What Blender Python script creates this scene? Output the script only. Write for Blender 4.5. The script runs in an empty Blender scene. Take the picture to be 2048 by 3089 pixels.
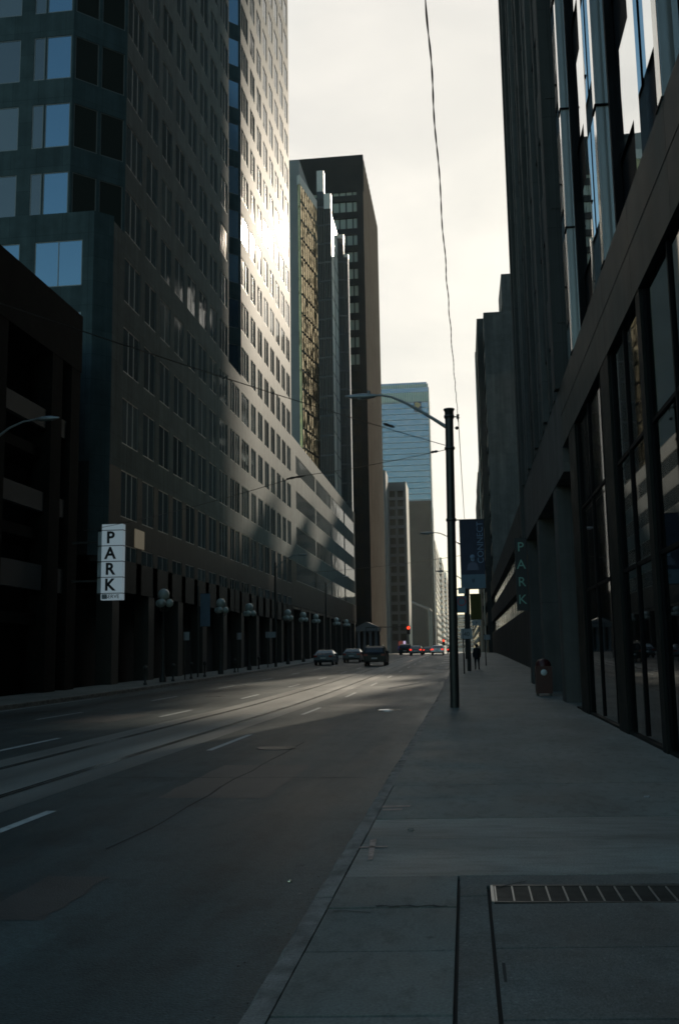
import bpy, bmesh, math, random
from mathutils import Vector, Matrix
random.seed(7)
HAZE = .00005
R = math.radians
sc = bpy.context.scene
COL = sc.collection

# ------------------------------------------------------------------ materials
MATS = {}
def _nodes(name):
    m = bpy.data.materials.new(name); m.use_nodes = True
    nt = m.node_tree; b = nt.nodes['Principled BSDF']
    MATS[name] = m
    return m, nt, b
def mat(name, col, rough=.6, metal=0., var=.0, scale=2., bump=0., bscale=None, ior=1.5, stretch=(1, 1, 1), rvar=0., spec=.5, detail=6, col2=None):
    m, nt, b = _nodes(name)
    b.inputs['Base Color'].default_value = (*col, 1); b.inputs['Roughness'].default_value = rough
    b.inputs['Metallic'].default_value = metal; b.inputs['IOR'].default_value = ior
    b.inputs['Specular IOR Level'].default_value = spec
    if var or bump or rvar:
        tc = nt.nodes.new('ShaderNodeTexCoord'); mp = nt.nodes.new('ShaderNodeMapping')
        mp.inputs['Scale'].default_value = stretch
        nt.links.new(tc.outputs['Object'], mp.inputs['Vector'])
        n = nt.nodes.new('ShaderNodeTexNoise'); n.inputs['Scale'].default_value = scale; n.inputs['Detail'].default_value = detail
        n.inputs['Roughness'].default_value = .65
        nt.links.new(mp.outputs[0], n.inputs['Vector'])
        if var:
            r = nt.nodes.new('ShaderNodeValToRGB')
            c2 = col2 or [min(1, c * (1 + var)) for c in col]
            r.color_ramp.elements[0].position = .3; r.color_ramp.elements[1].position = .7
            r.color_ramp.elements[0].color = (*[c * (1 - var) for c in col], 1); r.color_ramp.elements[1].color = (*c2, 1)
            nt.links.new(n.outputs['Fac'], r.inputs['Fac']); nt.links.new(r.outputs['Color'], b.inputs['Base Color'])
        if rvar:
            mr = nt.nodes.new('ShaderNodeMapRange')
            mr.inputs['From Min'].default_value = .3; mr.inputs['From Max'].default_value = .7
            mr.inputs['To Min'].default_value = max(.02, rough - rvar); mr.inputs['To Max'].default_value = min(1, rough + rvar)
            nt.links.new(n.outputs['Fac'], mr.inputs['Value']); nt.links.new(mr.outputs[0], b.inputs['Roughness'])
        if bump:
            n2 = nt.nodes.new('ShaderNodeTexNoise'); n2.inputs['Scale'].default_value = bscale or scale * 8; n2.inputs['Detail'].default_value = 3
            nt.links.new(tc.outputs['Object'], n2.inputs['Vector'])
            bp = nt.nodes.new('ShaderNodeBump'); bp.inputs['Strength'].default_value = bump; bp.inputs['Distance'].default_value = .02
            nt.links.new(n2.outputs['Fac'], bp.inputs['Height']); nt.links.new(bp.outputs[0], b.inputs['Normal'])
    return m
def emis(name, col, strength, base=(.02, .02, .02)):
    m, nt, b = _nodes(name)
    b.inputs['Base Color'].default_value = (*base, 1)
    b.inputs['Emission Color'].default_value = (*col, 1); b.inputs['Emission Strength'].default_value = strength
    return m
def glass(name, col, rough=.05, ior=1.6, wob=.02, wscale=.35, metal=0.):
    m, nt, b = _nodes(name)
    b.inputs['Base Color'].default_value = (*col, 1); b.inputs['Roughness'].default_value = rough; b.inputs['IOR'].default_value = ior
    b.inputs['Metallic'].default_value = metal
    if wob:
        tc = nt.nodes.new('ShaderNodeTexCoord'); n = nt.nodes.new('ShaderNodeTexNoise')
        n.inputs['Scale'].default_value = wscale; n.inputs['Detail'].default_value = 1
        nt.links.new(tc.outputs['Object'], n.inputs['Vector'])
        bp = nt.nodes.new('ShaderNodeBump'); bp.inputs['Strength'].default_value = 1; bp.inputs['Distance'].default_value = wob
        nt.links.new(n.outputs['Fac'], bp.inputs['Height']); nt.links.new(bp.outputs[0], b.inputs['Normal'])
    return m
def clear_glass(name, tint, rough=.02):
    m, nt, b = _nodes(name)
    nt.nodes.remove(b)
    out = nt.nodes['Material Output']
    tr = nt.nodes.new('ShaderNodeBsdfTransparent'); tr.inputs[0].default_value = (*tint, 1)
    gl = nt.nodes.new('ShaderNodeBsdfGlossy'); gl.inputs['Roughness'].default_value = rough; gl.inputs['Color'].default_value = (.9, .93, .95, 1)
    fr = nt.nodes.new('ShaderNodeFresnel'); fr.inputs['IOR'].default_value = 2.1
    mx = nt.nodes.new('ShaderNodeMixShader')
    nt.links.new(fr.outputs[0], mx.inputs[0]); nt.links.new(tr.outputs[0], mx.inputs[1]); nt.links.new(gl.outputs[0], mx.inputs[2])
    nt.links.new(mx.outputs[0], out.inputs['Surface'])
    return m

M = MATS
mat('asphalt', (.043, .061, .062), .5, var=.35, scale=.55, bump=.35, bscale=60, stretch=(1, .22, 1), rvar=.12, spec=.2)
mat('track_concrete', (.14, .15, .142), .5, var=.3, scale=.7, bump=.25, bscale=50, stretch=(1, .25, 1), rvar=.13, spec=.4)
mat('asphalt_patch', (.034, .038, .038), .5, var=.3, scale=2, bump=.4, bscale=70)
mat('ground_soil', (.07, .068, .062), .9, var=.2, scale=.1)
mat('sidewalk', (.145, .162, .150), .62, var=.24, scale=1.1, bump=.3, bscale=70, rvar=.1, spec=.28)
mat('sidewalk_light', (.18, .198, .186), .55, var=.24, scale=1.1, bump=.3, bscale=70, rvar=.1, spec=.28)
mat('sidewalk_dark', (.105, .114, .106), .68, var=.26, scale=1.6, bump=.45, bscale=85, rvar=.1)
mat('joint', (.03, .03, .028), .9)
mat('kerb', (.19, .18, .165), .7, var=.35, scale=3, bump=.5, bscale=40)
mat('gutter', (.075, .08, .076), .6, var=.4, scale=4, bump=.4, bscale=50)
mat('road_paint', (.40, .43, .43), .6, var=.3, scale=9)
mat('mark_paint', (.42, .29, .24), .7, var=.4, scale=14)
mat('steel_rail', (.75, .74, .70), .2, .9, var=.3, scale=3, stretch=(1, .1, 1))
mat('steel_bar', (.42, .43, .42), .35, .8)
mat('iron', (.06, .06, .06), .4, .6, var=.3, scale=8)
mat('granite_shaded', (.028, .029, .027), .6, var=.2, scale=1, spec=.15)  # tower granite again, darkened to carry the shade near street level
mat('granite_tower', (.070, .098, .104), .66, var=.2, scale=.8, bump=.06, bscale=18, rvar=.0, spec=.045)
mat('frame_light', (.20, .20, .19), .4, .3)
glass('tower_glass', (.034, .052, .060), .06, 2.05, .012, .5)
glass('tower_glass_blind', (.07, .088, .09), .07, 2.05, .012, .5)
glass('tower_glass_deep', (.018, .028, .032), .05, 2.05, .016, .5)
mat('window_dark', (.012, .012, .014), .3)
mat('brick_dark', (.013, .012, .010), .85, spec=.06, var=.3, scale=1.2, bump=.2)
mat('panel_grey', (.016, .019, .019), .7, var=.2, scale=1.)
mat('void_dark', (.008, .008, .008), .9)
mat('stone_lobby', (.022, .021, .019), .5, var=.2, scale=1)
mat('black_metal', (.028, .033, .035), .8, .0, var=.2, scale=.2, spec=0.)
mat('brown_metal', (.20, .175, .15), .9, .0, spec=0., var=.15, scale=.2)
glass('pale_glass', (.34, .36, .29), .3, 1.5, 0)
glass('dim_glass', (.035, .037, .032), .12, 1.5, .02, .3)
glass('gold_glass', (.62, .47, .22), .1, 1.5, .14, .45, metal=.9)
glass('dark_glass', (.015, .018, .022), .07, 1.6, .03, .3)
glass('blue_glass', (.15, .22, .29), .2, 1.55, .02, .1, metal=.75)
mat('pale_blue_band', (.22, .28, .33), .5)
glass('sky_tint_glass', (.17, .26, .34), .14, 1.5, .01, .4, metal=.8)  # blue tone stands in for the sky these faces reflect
glass('pale_green_glass', (.32, .42, .33), .3, 1.5, 0)
mat('bay_trim', (.07, .078, .082), .6)
mat('white_clad', (.62, .58, .53), .5, var=.08, scale=.3)
mat('grey_clad', (.22, .22, .215), .55, var=.1, scale=.2)
mat('grid_concrete', (.15, .155, .16), .7, var=.12, scale=.2)
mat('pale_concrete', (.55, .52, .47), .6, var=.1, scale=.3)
mat('granite_polish', (.034, .045, .045), .45, var=.25, scale=1.3, rvar=.05, spec=.03)
mat('granite_dark', (.016, .017, .016), .5, var=.22, scale=1.3, rvar=.08, spec=.04)
glass('mirror_glass', (.74, .76, .77), .018, 1.5, .006, .6, metal=1.)
mat('spandrel_black', (.006, .006, .007), .6, spec=.08)
mat('fin_metal', (.30, .30, .29), .38, .6, var=.1, scale=.6)
mat('fin_front', (.70, .70, .68), .12, 1.)
clear_glass('lobby_glass', (.35, .37, .36))
mat('lobby_floor', (.05, .05, .048), .3)
mat('dark_concrete', (.07, .07, .068), .7, spec=.12, var=.16, scale=.8, bump=.1)
mat('dark_concrete_light', (.10, .10, .098), .7, spec=.12, var=.16, scale=.8, bump=.1)
mat('pole_paint', (.020, .021, .020), .45, var=.25, scale=6)
mat('galv', (.22, .24, .25), .42, .7, var=.15, scale=8)
mat('wire', (.05, .04, .032), .6)
mat('banner_navy', (.025, .03, .055), .75, var=.2, scale=3)
mat('banner_blue', (.10, .15, .20), .75, var=.1, scale=3)
mat('banner_text', (.16, .22, .32), .8)
mat('banner_olive', (.075, .07, .012), .8, var=.2, scale=4)
mat('sign_white', (.62, .66, .68), .5, var=.06, scale=3)
mat('sign_grey', (.30, .33, .36), .5)
mat('sign_black', (.012, .014, .018), .5)
mat('sign_red', (.35, .03, .025), .5)
emis('park_lightbox', (.62, .80, .92), .14, (.55, .6, .62))
emis('park_teal', (.25, .75, .62), .015, (.12, .25, .22))
emis('tail_red', (1, .045, .02), 1.1, (.3, .01, .01))
emis('signal_red', (1, .055, .02), 1.6, (.3, .02, .01))
emis('lobby_light', (1, .93, .78), 2.2, (.5, .5, .5))
emis('warm_glow', (1, .82, .55), .05, (.2, .17, .13))
emis('screen_pink', (.85, .7, 1), .45); emis('screen_red', (.75, .2, .15), .12); emis('screen_blue', (.12, .16, .7), .14)
mat('car_black', (.008, .008, .010), .3, .0, ior=1.4, spec=.3); mat('car_grey', (.06, .07, .085), .2, .3); mat('car_silver', (.30, .31, .33), .22, .6)
mat('car_pale', (.13, .15, .18), .2, .3); mat('car_navy', (.02, .028, .045), .18, .1)
glass('car_glass', (.012, .014, .016), .03, 1.6, 0)
mat('tyre', (.015, .015, .015), .8); mat('rim', (.30, .30, .30), .35, .8); mat('lamp_plastic', (.25, .02, .02), .25)
mat('plate', (.5, .52, .55), .5); mat('chrome', (.7, .7, .7), .12, 1.)
mat('opal_globe', (.36, .40, .37), .12, var=.08, scale=5)
mat('red_box', (.05, .008, .007), .45, var=.2, scale=5)
mat('skin', (.30, .18, .13), .6); mat('cloth_dark', (.016, .016, .019), .85); mat('trouser', (.02, .021, .027), .85); mat('hair', (.012, .010, .008), .6)
mat('insulator', (.03, .022, .018), .3)
mat('cap_metal', (.75, .68, .5), .12, 1.)
mat('logo_blue', (.02, .035, .10), .4); mat('logo_gold', (.32, .25, .10), .5)

def joints(name, bw, bh, dark=.55, mort=.012):
    m = MATS[name]; nt = m.node_tree; b = nt.nodes['Principled BSDF']
    tc = nt.nodes.new('ShaderNodeTexCoord'); sx = nt.nodes.new('ShaderNodeSeparateXYZ'); cx = nt.nodes.new('ShaderNodeCombineXYZ')
    ad = nt.nodes.new('ShaderNodeMath'); ad.operation = 'ADD'
    nt.links.new(tc.outputs['Object'], sx.inputs[0]); nt.links.new(sx.outputs[0], ad.inputs[0]); nt.links.new(sx.outputs[1], ad.inputs[1])
    nt.links.new(ad.outputs[0], cx.inputs[0]); nt.links.new(sx.outputs[2], cx.inputs[1])
    br = nt.nodes.new('ShaderNodeTexBrick'); br.offset = 0; br.inputs['Scale'].default_value = 1; br.inputs['Mortar Size'].default_value = mort
    br.inputs['Brick Width'].default_value = bw; br.inputs['Row Height'].default_value = bh; br.inputs['Mortar Smooth'].default_value = .3
    br.inputs['Color1'].default_value = (.88, .88, .88, 1); br.inputs['Color2'].default_value = (1.08, 1.07, 1.05, 1); br.inputs['Mortar'].default_value = (dark, dark, dark, 1)
    nt.links.new(cx.outputs[0], br.inputs['Vector'])
    # rain streaks running down the stone
    mp = nt.nodes.new('ShaderNodeMapping'); mp.inputs['Scale'].default_value = (1.6, 1.6, .07); n = nt.nodes.new('ShaderNodeTexNoise'); n.inputs['Scale'].default_value = 1.2; n.inputs['Detail'].default_value = 5
    nt.links.new(tc.outputs['Object'], mp.inputs['Vector']); nt.links.new(mp.outputs[0], n.inputs['Vector'])
    mr = nt.nodes.new('ShaderNodeMapRange'); mr.inputs['From Min'].default_value = .35; mr.inputs['From Max'].default_value = .7; mr.inputs['To Min'].default_value = .78; mr.inputs['To Max'].default_value = 1.1
    nt.links.new(n.outputs['Fac'], mr.inputs['Value'])
    src = b.inputs['Base Color'].links[0].from_socket if b.inputs['Base Color'].links else None
    m1 = nt.nodes.new('ShaderNodeMix'); m1.data_type = 'RGBA'; m1.blend_type = 'MULTIPLY'; m1.inputs[0].default_value = 1
    m2 = nt.nodes.new('ShaderNodeMix'); m2.data_type = 'RGBA'; m2.blend_type = 'MULTIPLY'; m2.inputs[0].default_value = 1
    if src: nt.links.new(src, m1.inputs[6])
    else: m1.inputs[6].default_value = b.inputs['Base Color'].default_value
    nt.links.new(br.outputs['Color'], m1.inputs[7]); nt.links.new(m1.outputs[2], m2.inputs[6]); nt.links.new(mr.outputs[0], m2.inputs[7]); nt.links.new(m2.outputs[2], b.inputs['Base Color'])
def stains(name, layers):
    """dirt layers: (scale, stretch, lo, hi, darkest, lightest)"""
    m = MATS[name]; nt = m.node_tree; b = nt.nodes['Principled BSDF']; tc = nt.nodes.new('ShaderNodeTexCoord')
    src = b.inputs['Base Color'].links[0].from_socket
    for kind, sc_, st, lo, hi, a, c in layers:
        mp = nt.nodes.new('ShaderNodeMapping'); mp.inputs['Scale'].default_value = st; nt.links.new(tc.outputs['Object'], mp.inputs['Vector'])
        if kind == 'n':
            n = nt.nodes.new('ShaderNodeTexNoise'); n.inputs['Detail'].default_value = 6; n.inputs['Roughness'].default_value = .6; o_ = n.outputs['Fac']
        else:
            n = nt.nodes.new('ShaderNodeTexVoronoi'); o_ = n.outputs['Distance']
        n.inputs['Scale'].default_value = sc_; nt.links.new(mp.outputs[0], n.inputs['Vector'])
        mr = nt.nodes.new('ShaderNodeMapRange'); mr.inputs['From Min'].default_value = lo; mr.inputs['From Max'].default_value = hi; mr.inputs['To Min'].default_value = a; mr.inputs['To Max'].default_value = c
        nt.links.new(o_, mr.inputs['Value'])
        mx = nt.nodes.new('ShaderNodeMix'); mx.data_type = 'RGBA'; mx.blend_type = 'MULTIPLY'; mx.inputs[0].default_value = 1
        nt.links.new(src, mx.inputs[6]); nt.links.new(mr.outputs[0], mx.inputs[7]); src = mx.outputs[2]
    nt.links.new(src, b.inputs['Base Color'])
joints('granite_tower', 1.565, 1.41); joints('granite_shaded', 1.565, 1.41)
joints('granite_polish', 1.6, .92, .7, .006); joints('dark_concrete', 1.42, 3.6, .8, .02); joints('dark_concrete_light', 1.42, 3.6, .8, .02); joints('brick_dark', .6, .2, .8, .02)
stains('asphalt', [('n', .5, (1.7, .035, 1), .38, .62, .72, 1.25), ('n', 2.2, (1, .6, 1), .3, .5, .6, 1), ('v', 1.1, (1, 1, 1), .02, .06, .55, 1), ('n', 55, (1, 1, 1), .32, .68, .62, 1.42), ('n', 14, (1, 1, 1), .35, .65, .82, 1.18), ('v', 2.6, (1, 1, 1), .02, .045, 1.7, 1)])
stains('track_concrete', [('n', .5, (2, .04, 1), .38, .62, .7, 1.2), ('n', 120, (1, 1, 1), .3, .7, .7, 1.3)])
stains('sidewalk', [('n', .7, (1, .5, 1), .35, .6, .75, 1.12), ('v', 3.1, (1, 1, 1), .025, .05, .6, 1), ('n', 60, (1, 1, 1), .32, .68, .74, 1.28), ('n', 9, (1, .5, 1), .32, .5, .72, 1.05), ('v', 1.7, (1, 1, 1), .03, .06, .5, 1)])
stains('sidewalk_light', [('n', .7, (.5, 1.4, 1), .35, .6, .72, 1.12), ('v', 3.1, (1, 1, 1), .025, .05, .6, 1), ('n', 60, (1, 1, 1), .32, .68, .74, 1.28), ('n', 6, (.4, 1.6, 1), .32, .55, .72, 1.08)])
stains('sidewalk_dark', [('n', .9, (1, .7, 1), .35, .6, .75, 1.12), ('v', 3.7, (1, 1, 1), .02, .05, .6, 1), ('n', 70, (1, 1, 1), .32, .68, .62, 1.42), ('n', 26, (1, 1, 1), .60, .70, 1, 1.7), ('n', 5, (1, 1, 1), .3, .5, .75, 1.05)])
stains('kerb', [('n', 6, (1, .5, 1), .35, .55, .55, 1.1), ('n', 90, (1, 1, 1), .3, .7, .6, 1.4)])
stains('gutter', [('n', 5, (1, .3, 1), .35, .6, .5, 1.3)])
# ------------------------------------------------------------------ helpers
def gz(y):
    """the street climbs gently beyond about 35 m"""
    if y < 35: return 0.
    t = min((y - 35) / 120., 1.)
    return 1.36 * (t * t * (3 - 2 * t) * .45 + t * .55)
X_, Y_, Z_ = Vector((1, 0, 0)), Vector((0, 1, 0)), Vector((0, 0, 1))
class MB:
    def __init__(s): s.v = []; s.f = []; s.m = []; s.sm = []; s.mats = []
    def mi(s, m):
        m = M[m] if isinstance(m, str) else m
        if m not in s.mats: s.mats.append(m)
        return s.mats.index(m)
    def add(s, vs, fs, m, smooth=False):
        o = len(s.v); k = s.mi(m)
        s.v += [Vector(v) for v in vs]
        for f in fs: s.f.append([o + i for i in f]); s.m.append(k); s.sm.append(smooth)
    def box(s, x0, x1, y0, y1, z0, z1, m):
        s.add([(x0, y0, z0), (x1, y0, z0), (x1, y1, z0), (x0, y1, z0), (x0, y0, z1), (x1, y0, z1), (x1, y1, z1), (x0, y1, z1)],
              [(0, 3, 2, 1), (4, 5, 6, 7), (0, 1, 5, 4), (1, 2, 6, 5), (2, 3, 7, 6), (3, 0, 4, 7)], m)
        return s
    def fbox(s, fr, u0, u1, z0, z1, n0, n1, m):
        O, U, N = fr
        c = [O + U * u + N * n + Z_ * z for z in (z0, z1) for (u, n) in ((u0, n0), (u1, n0), (u1, n1), (u0, n1))]
        s.add(c, [(0, 3, 2, 1), (4, 5, 6, 7), (0, 1, 5, 4), (1, 2, 6, 5), (2, 3, 7, 6), (3, 0, 4, 7)], m)
        return s
    def fquad(s, fr, u0, u1, z0, z1, n, m):
        O, U, N = fr
        s.add([O + U * u0 + N * n + Z_ * z0, O + U * u1 + N * n + Z_ * z0, O + U * u1 + N * n + Z_ * z1, O + U * u0 + N * n + Z_ * z1], [(0, 1, 2, 3)], m)
        return s
    def prism(s, poly, z0, z1, m):
        n = len(poly)
        s.add([(x, y, z0) for x, y in poly] + [(x, y, z1) for x, y in poly],
              [tuple(range(n))[::-1], tuple(range(n, 2 * n))] + [(i, (i + 1) % n, n + (i + 1) % n, n + i) for i in range(n)], m)
        return s
    def tube(s, pts, r, m, sides=8, cap=True):
        pts = [Vector(p) for p in pts]; rs = r if isinstance(r, (list, tuple)) else [r] * len(pts)
        vs = []; up = None
        for i, p in enumerate(pts):
            d = (pts[min(i + 1, len(pts) - 1)] - pts[max(i - 1, 0)]).normalized()
            if up is None: up = Z_ if abs(d.z) < .9 else X_
            a = d.cross(up).normalized(); b = a.cross(d).normalized(); up = b
            vs += [p + (a * math.cos(t) + b * math.sin(t)) * rs[i] for t in [2 * math.pi * k / sides for k in range(sides)]]
        fs = [(i * sides + k, i * sides + (k + 1) % sides, (i + 1) * sides + (k + 1) % sides, (i + 1) * sides + k) for i in range(len(pts) - 1) for k in range(sides)]
        s.add(vs, fs, m, True)
        if cap:
            s.add(vs[:sides], [tuple(range(sides))], m); s.add(vs[-sides:], [tuple(range(sides))[::-1]], m)
        return s
    def lathe(s, c, prof, m, sides=20, axis=None):
        c = Vector(c); vs = []
        for r, z in prof:
            for k in range(sides):
                t = 2 * math.pi * k / sides
                if axis == 'x': vs.append(c + Vector((z, r * math.cos(t), r * math.sin(t))))
                elif axis == 'y': vs.append(c + Vector((r * math.cos(t), z, r * math.sin(t))))
                else: vs.append(c + Vector((r * math.cos(t), r * math.sin(t), z)))
        fs = [(i * sides + k, i * sides + (k + 1) % sides, (i + 1) * sides + (k + 1) % sides, (i + 1) * sides + k) for i in range(len(prof) - 1) for k in range(sides)]
        s.add(vs, fs, m, True)
        return s
    def ball(s, c, r, m, n=14, zs=1.):
        return s.lathe(c, [(r * math.sin(math.pi * i / n), -r * zs * math.cos(math.pi * i / n)) for i in range(n + 1)], m, 20)
    def text(s, txt, at, size, U, V, m, depth=.01, align='CENTER', bold=0.):
        cu = bpy.data.curves.new('lettering', 'FONT'); cu.body = txt; cu.size = size; cu.extrude = depth; cu.align_x = align; cu.align_y = 'CENTER'
        cu.resolution_u = 3; cu.offset = bold
        o = bpy.data.objects.new('lettering', cu); COL.objects.link(o)
        me = o.evaluated_get(bpy.context.evaluated_depsgraph_get()).to_mesh()
        U = Vector(U); V = Vector(V); N = U.cross(V); at = Vector(at)
        s.add([at + U * v.co.x + V * v.co.y + N * v.co.z for v in me.vertices], [tuple(p.vertices) for p in me.polygons], m)
        bpy.data.objects.remove(o); bpy.data.curves.remove(cu)
        return s
    def build(s, name, parent=None, **props):
        o0 = parent_world(parent)
        me = bpy.data.meshes.new(name)
        me.from_pydata([v - o0 for v in s.v], [], s.f)
        for m in s.mats: me.materials.append(m)
        me.polygons.foreach_set('material_index', s.m); me.polygons.foreach_set('use_smooth', s.sm)
        me.update()
        bm = bmesh.new(); bm.from_mesh(me); bmesh.ops.recalc_face_normals(bm, faces=bm.faces); bm.to_mesh(me); bm.free()
        o = bpy.data.objects.new(name, me); COL.objects.link(o)
        if parent: o.parent = parent
        for k, v in props.items(): o[k] = v
        return o
def parent_world(p):
    v = Vector((0, 0, 0))
    while p: v = v + p.location; p = p.parent
    return v
def thing(name, label, cat, loc, group=None):
    o = bpy.data.objects.new(name, None); COL.objects.link(o)
    o.location = loc; o['label'] = label; o['category'] = cat; o.empty_display_size = .2
    if group: o['group'] = group
    return o
def tag(o, label, cat, group=None):
    o['label'] = label; o['category'] = cat
    if group: o['group'] = group
    return o
def centred(o):
    """move a one-mesh thing's origin to the base of its bounding box"""
    me = o.data; c = Vector((sum(v.co.x for v in me.vertices), sum(v.co.y for v in me.vertices), 0)) / len(me.vertices)
    c.z = min(v.co.z for v in me.vertices)
    me.transform(Matrix.Translation(-c)); o.location = c
    return o
def fr(x, y, ux, uy, nx, ny): return (Vector((x, y, 0)), Vector((ux, uy, 0)).normalized(), Vector((nx, ny, 0)).normalized())
def dup(o, loc, parent=None, **props):
    c = o.copy(); COL.objects.link(c); c.location = loc; c.parent = parent
    for k, v in props.items(): c[k] = v
    return c
def copy_tree(o, loc, label):
    r = o.copy(); COL.objects.link(r); r.location = loc; r['label'] = label
    for ch in o.children:
        c = ch.copy(); COL.objects.link(c); c.parent = r
        for g in ch.children:
            d = g.copy(); COL.objects.link(d); d.parent = c
    return r

# ------------------------------------------------------------------ camera
dX = Vector((0.991827, 0.0, 0.0)); 
F, CX, CY = 2950., 1024., 1544.5
vY = Vector((380, 422, F)).normalized()
vU = Vector((-302, -19650, F)); vU = (vU - vY * vU.dot(vY)).normalized()
vX = vY.cross(vU)
if vX.x < 0: vX = -vX
right = Vector((vX.x, vY.x, vU.x)); down = Vector((vX.y, vY.y, vU.y)); fwd = Vector((vX.z, vY.z, vU.z))
cam = bpy.data.cameras.new('camera'); co = bpy.data.objects.new('camera', cam); COL.objects.link(co)
mw = Matrix((( right.x, -down.x, -fwd.x, 0), (right.y, -down.y, -fwd.y, 0), (right.z, -down.z, -fwd.z, 1.75), (0, 0, 0, 1)))
co.matrix_world = mw
cam.sensor_fit = 'HORIZONTAL'; cam.sensor_width = 36; cam.lens = F / 2048 * 36; cam.clip_end = 6000; cam.clip_start = .1
sc.camera = co

# ------------------------------------------------------------------ light
AZ, EL = R(11.24), R(24.0)
sd = Vector((math.sin(AZ) * math.cos(EL), math.cos(AZ) * math.cos(EL), math.sin(EL)))
sl = bpy.data.lights.new('sun', 'SUN'); sl.energy = 5.0; sl.angle = R(.8); sl.color = (1, .86, .68)
so = bpy.data.objects.new('sun', sl); COL.objects.link(so); so.rotation_euler = (-sd).to_track_quat('-Z', 'Y').to_euler(); so.location = (40, 60, 120)
w = bpy.data.worlds.new('World'); sc.world = w; w.use_nodes = True
nt = w.node_tree; bg = nt.nodes['Background']; out = nt.nodes['World Output']
sky = nt.nodes.new('ShaderNodeTexSky'); sky.sky_type = 'NISHITA'; sky.sun_disc = False
sky.sun_elevation = EL; sky.sun_rotation = AZ; sky.air_density = 1.2; sky.dust_density = 1.5
bg.inputs['Strength'].default_value = .115
tint = nt.nodes.new('ShaderNodeMix'); tint.data_type = 'RGBA'; tint.blend_type = 'MULTIPLY'; tint.inputs[0].default_value = 1
tint.inputs[7].default_value = (.84, 1.0, .91, 1)
nt.links.new(sky.outputs[0], tint.inputs[6]); nt.links.new(tint.outputs[2], bg.inputs['Color'])
# thin high cloud on the sunward half of the sky
tc = nt.nodes.new('ShaderNodeTexCoord'); mp = nt.nodes.new('ShaderNodeMapping'); mp.inputs['Scale'].default_value = (1.6, 1.6, 4.5)
mp.inputs['Rotation'].default_value = (0, R(14), 0)
nt.links.new(tc.outputs['Generated'], mp.inputs['Vector'])
ns = nt.nodes.new('ShaderNodeTexNoise'); ns.inputs['Scale'].default_value = 2.6; ns.inputs['Detail'].default_value = 7; ns.inputs['Roughness'].default_value = .55; ns.inputs['Distortion'].default_value = .4
nt.links.new(mp.outputs[0], ns.inputs['Vector'])
cr = nt.nodes.new('ShaderNodeValToRGB')
cr.color_ramp.elements[0].position = .34; cr.color_ramp.elements[0].color = (.79, .762, .715, 1)
cr.color_ramp.elements[1].position = .66; cr.color_ramp.elements[1].color = (.93, .885, .815, 1)
nt.links.new(ns.outputs['Fac'], cr.inputs['Fac'])
bg2 = nt.nodes.new('ShaderNodeBackground'); bg2.inputs['Strength'].default_value = 0.79
nt.links.new(cr.outputs[0], bg2.inputs['Color'])
dt = nt.nodes.new('ShaderNodeVectorMath'); dt.operation = 'DOT_PRODUCT'; dt.inputs[1].default_value = sd
nt.links.new(tc.outputs['Generated'], dt.inputs[0])
mr = nt.nodes.new('ShaderNodeMapRange'); mr.interpolation_type = 'SMOOTHSTEP'
mr.inputs['From Min'].default_value = .84; mr.inputs['From Max'].default_value = .945; mr.inputs['To Max'].default_value = .97
nt.links.new(dt.outputs['Value'], mr.inputs['Value'])
mx = nt.nodes.new('ShaderNodeMixShader')
nt.links.new(mr.outputs[0], mx.inputs[0]); nt.links.new(bg.outputs[0], mx.inputs[1]); nt.links.new(bg2.outputs[0], mx.inputs[2])
nt.links.new(mx.outputs[0], out.inputs['Surface'])

# ------------------------------------------------------------------ ground, road, pavements
YS = [-30, -5] + [2 * i for i in range(0, 18)] + [35 + 5 * i for i in range(1, 26)] + [200, 300, 500, 900, 1600]
def sheet(name, x0, x1, dz, m, ys=None, nx=1, thick=0):
    b = MB(); ys = ys or YS; vs = []
    for y in ys:
        for i in range(nx + 1): vs.append((x0 + (x1 - x0) * i / nx, y, gz(y) + dz))
    n = nx + 1
    b.add(vs, [(j * n + i, j * n + i + 1, (j + 1) * n + i + 1, (j + 1) * n + i) for j in range(len(ys) - 1) for i in range(nx)], m)
    return b.build(name, kind='structure')
sheet('ground', -2500, 2500, -.35, 'ground_soil', [-400] + YS[1:] + [2500, 4500])
sheet('road', -16.0, -1.05, 0, 'asphalt')
sheet('streetcar_track_slab', -8.1, -5.35, .004, 'track_concrete')
def strip_solid(name, x0, x1, z0, z1, m, ya, yb, **k):
    b = MB(); ys = [ya] + [y for y in YS if ya < y < yb] + [yb]; vs = []
    for y in ys:
        g = gz(y); vs += [(x0, y, g + z0), (x1, y, g + z0), (x1, y, g + z1), (x0, y, g + z1)]
    fs = []
    for j in range(len(ys) - 1):
        a = j * 4; c = a + 4
        fs += [(a, a + 1, c + 1, c), (a + 1, a + 2, c + 2, c + 1), (a + 2, a + 3, c + 3, c + 2), (a + 3, a, c, c + 3)]
    n = len(vs); fs += [(0, 1, 2, 3), (n - 4, n - 1, n - 2, n - 3)]
    b.add(vs, fs, m)
    return b.build(name, kind='structure', **k)
strip_solid('pavement', -19.6, -16.18, -.3, .15, 'sidewalk', -30, 900)
strip_solid('kerb', -16.18, -16.0, -.3, .148, 'kerb', -30, 900)
strip_solid('kerb', -1.07, -.93, -.3, .146, 'kerb', 42, 900)
strip_solid('kerb_bed', -1.05, -.93, -.3, .12, 'joint', -8, 42)
b = MB(); y = -8.
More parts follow.
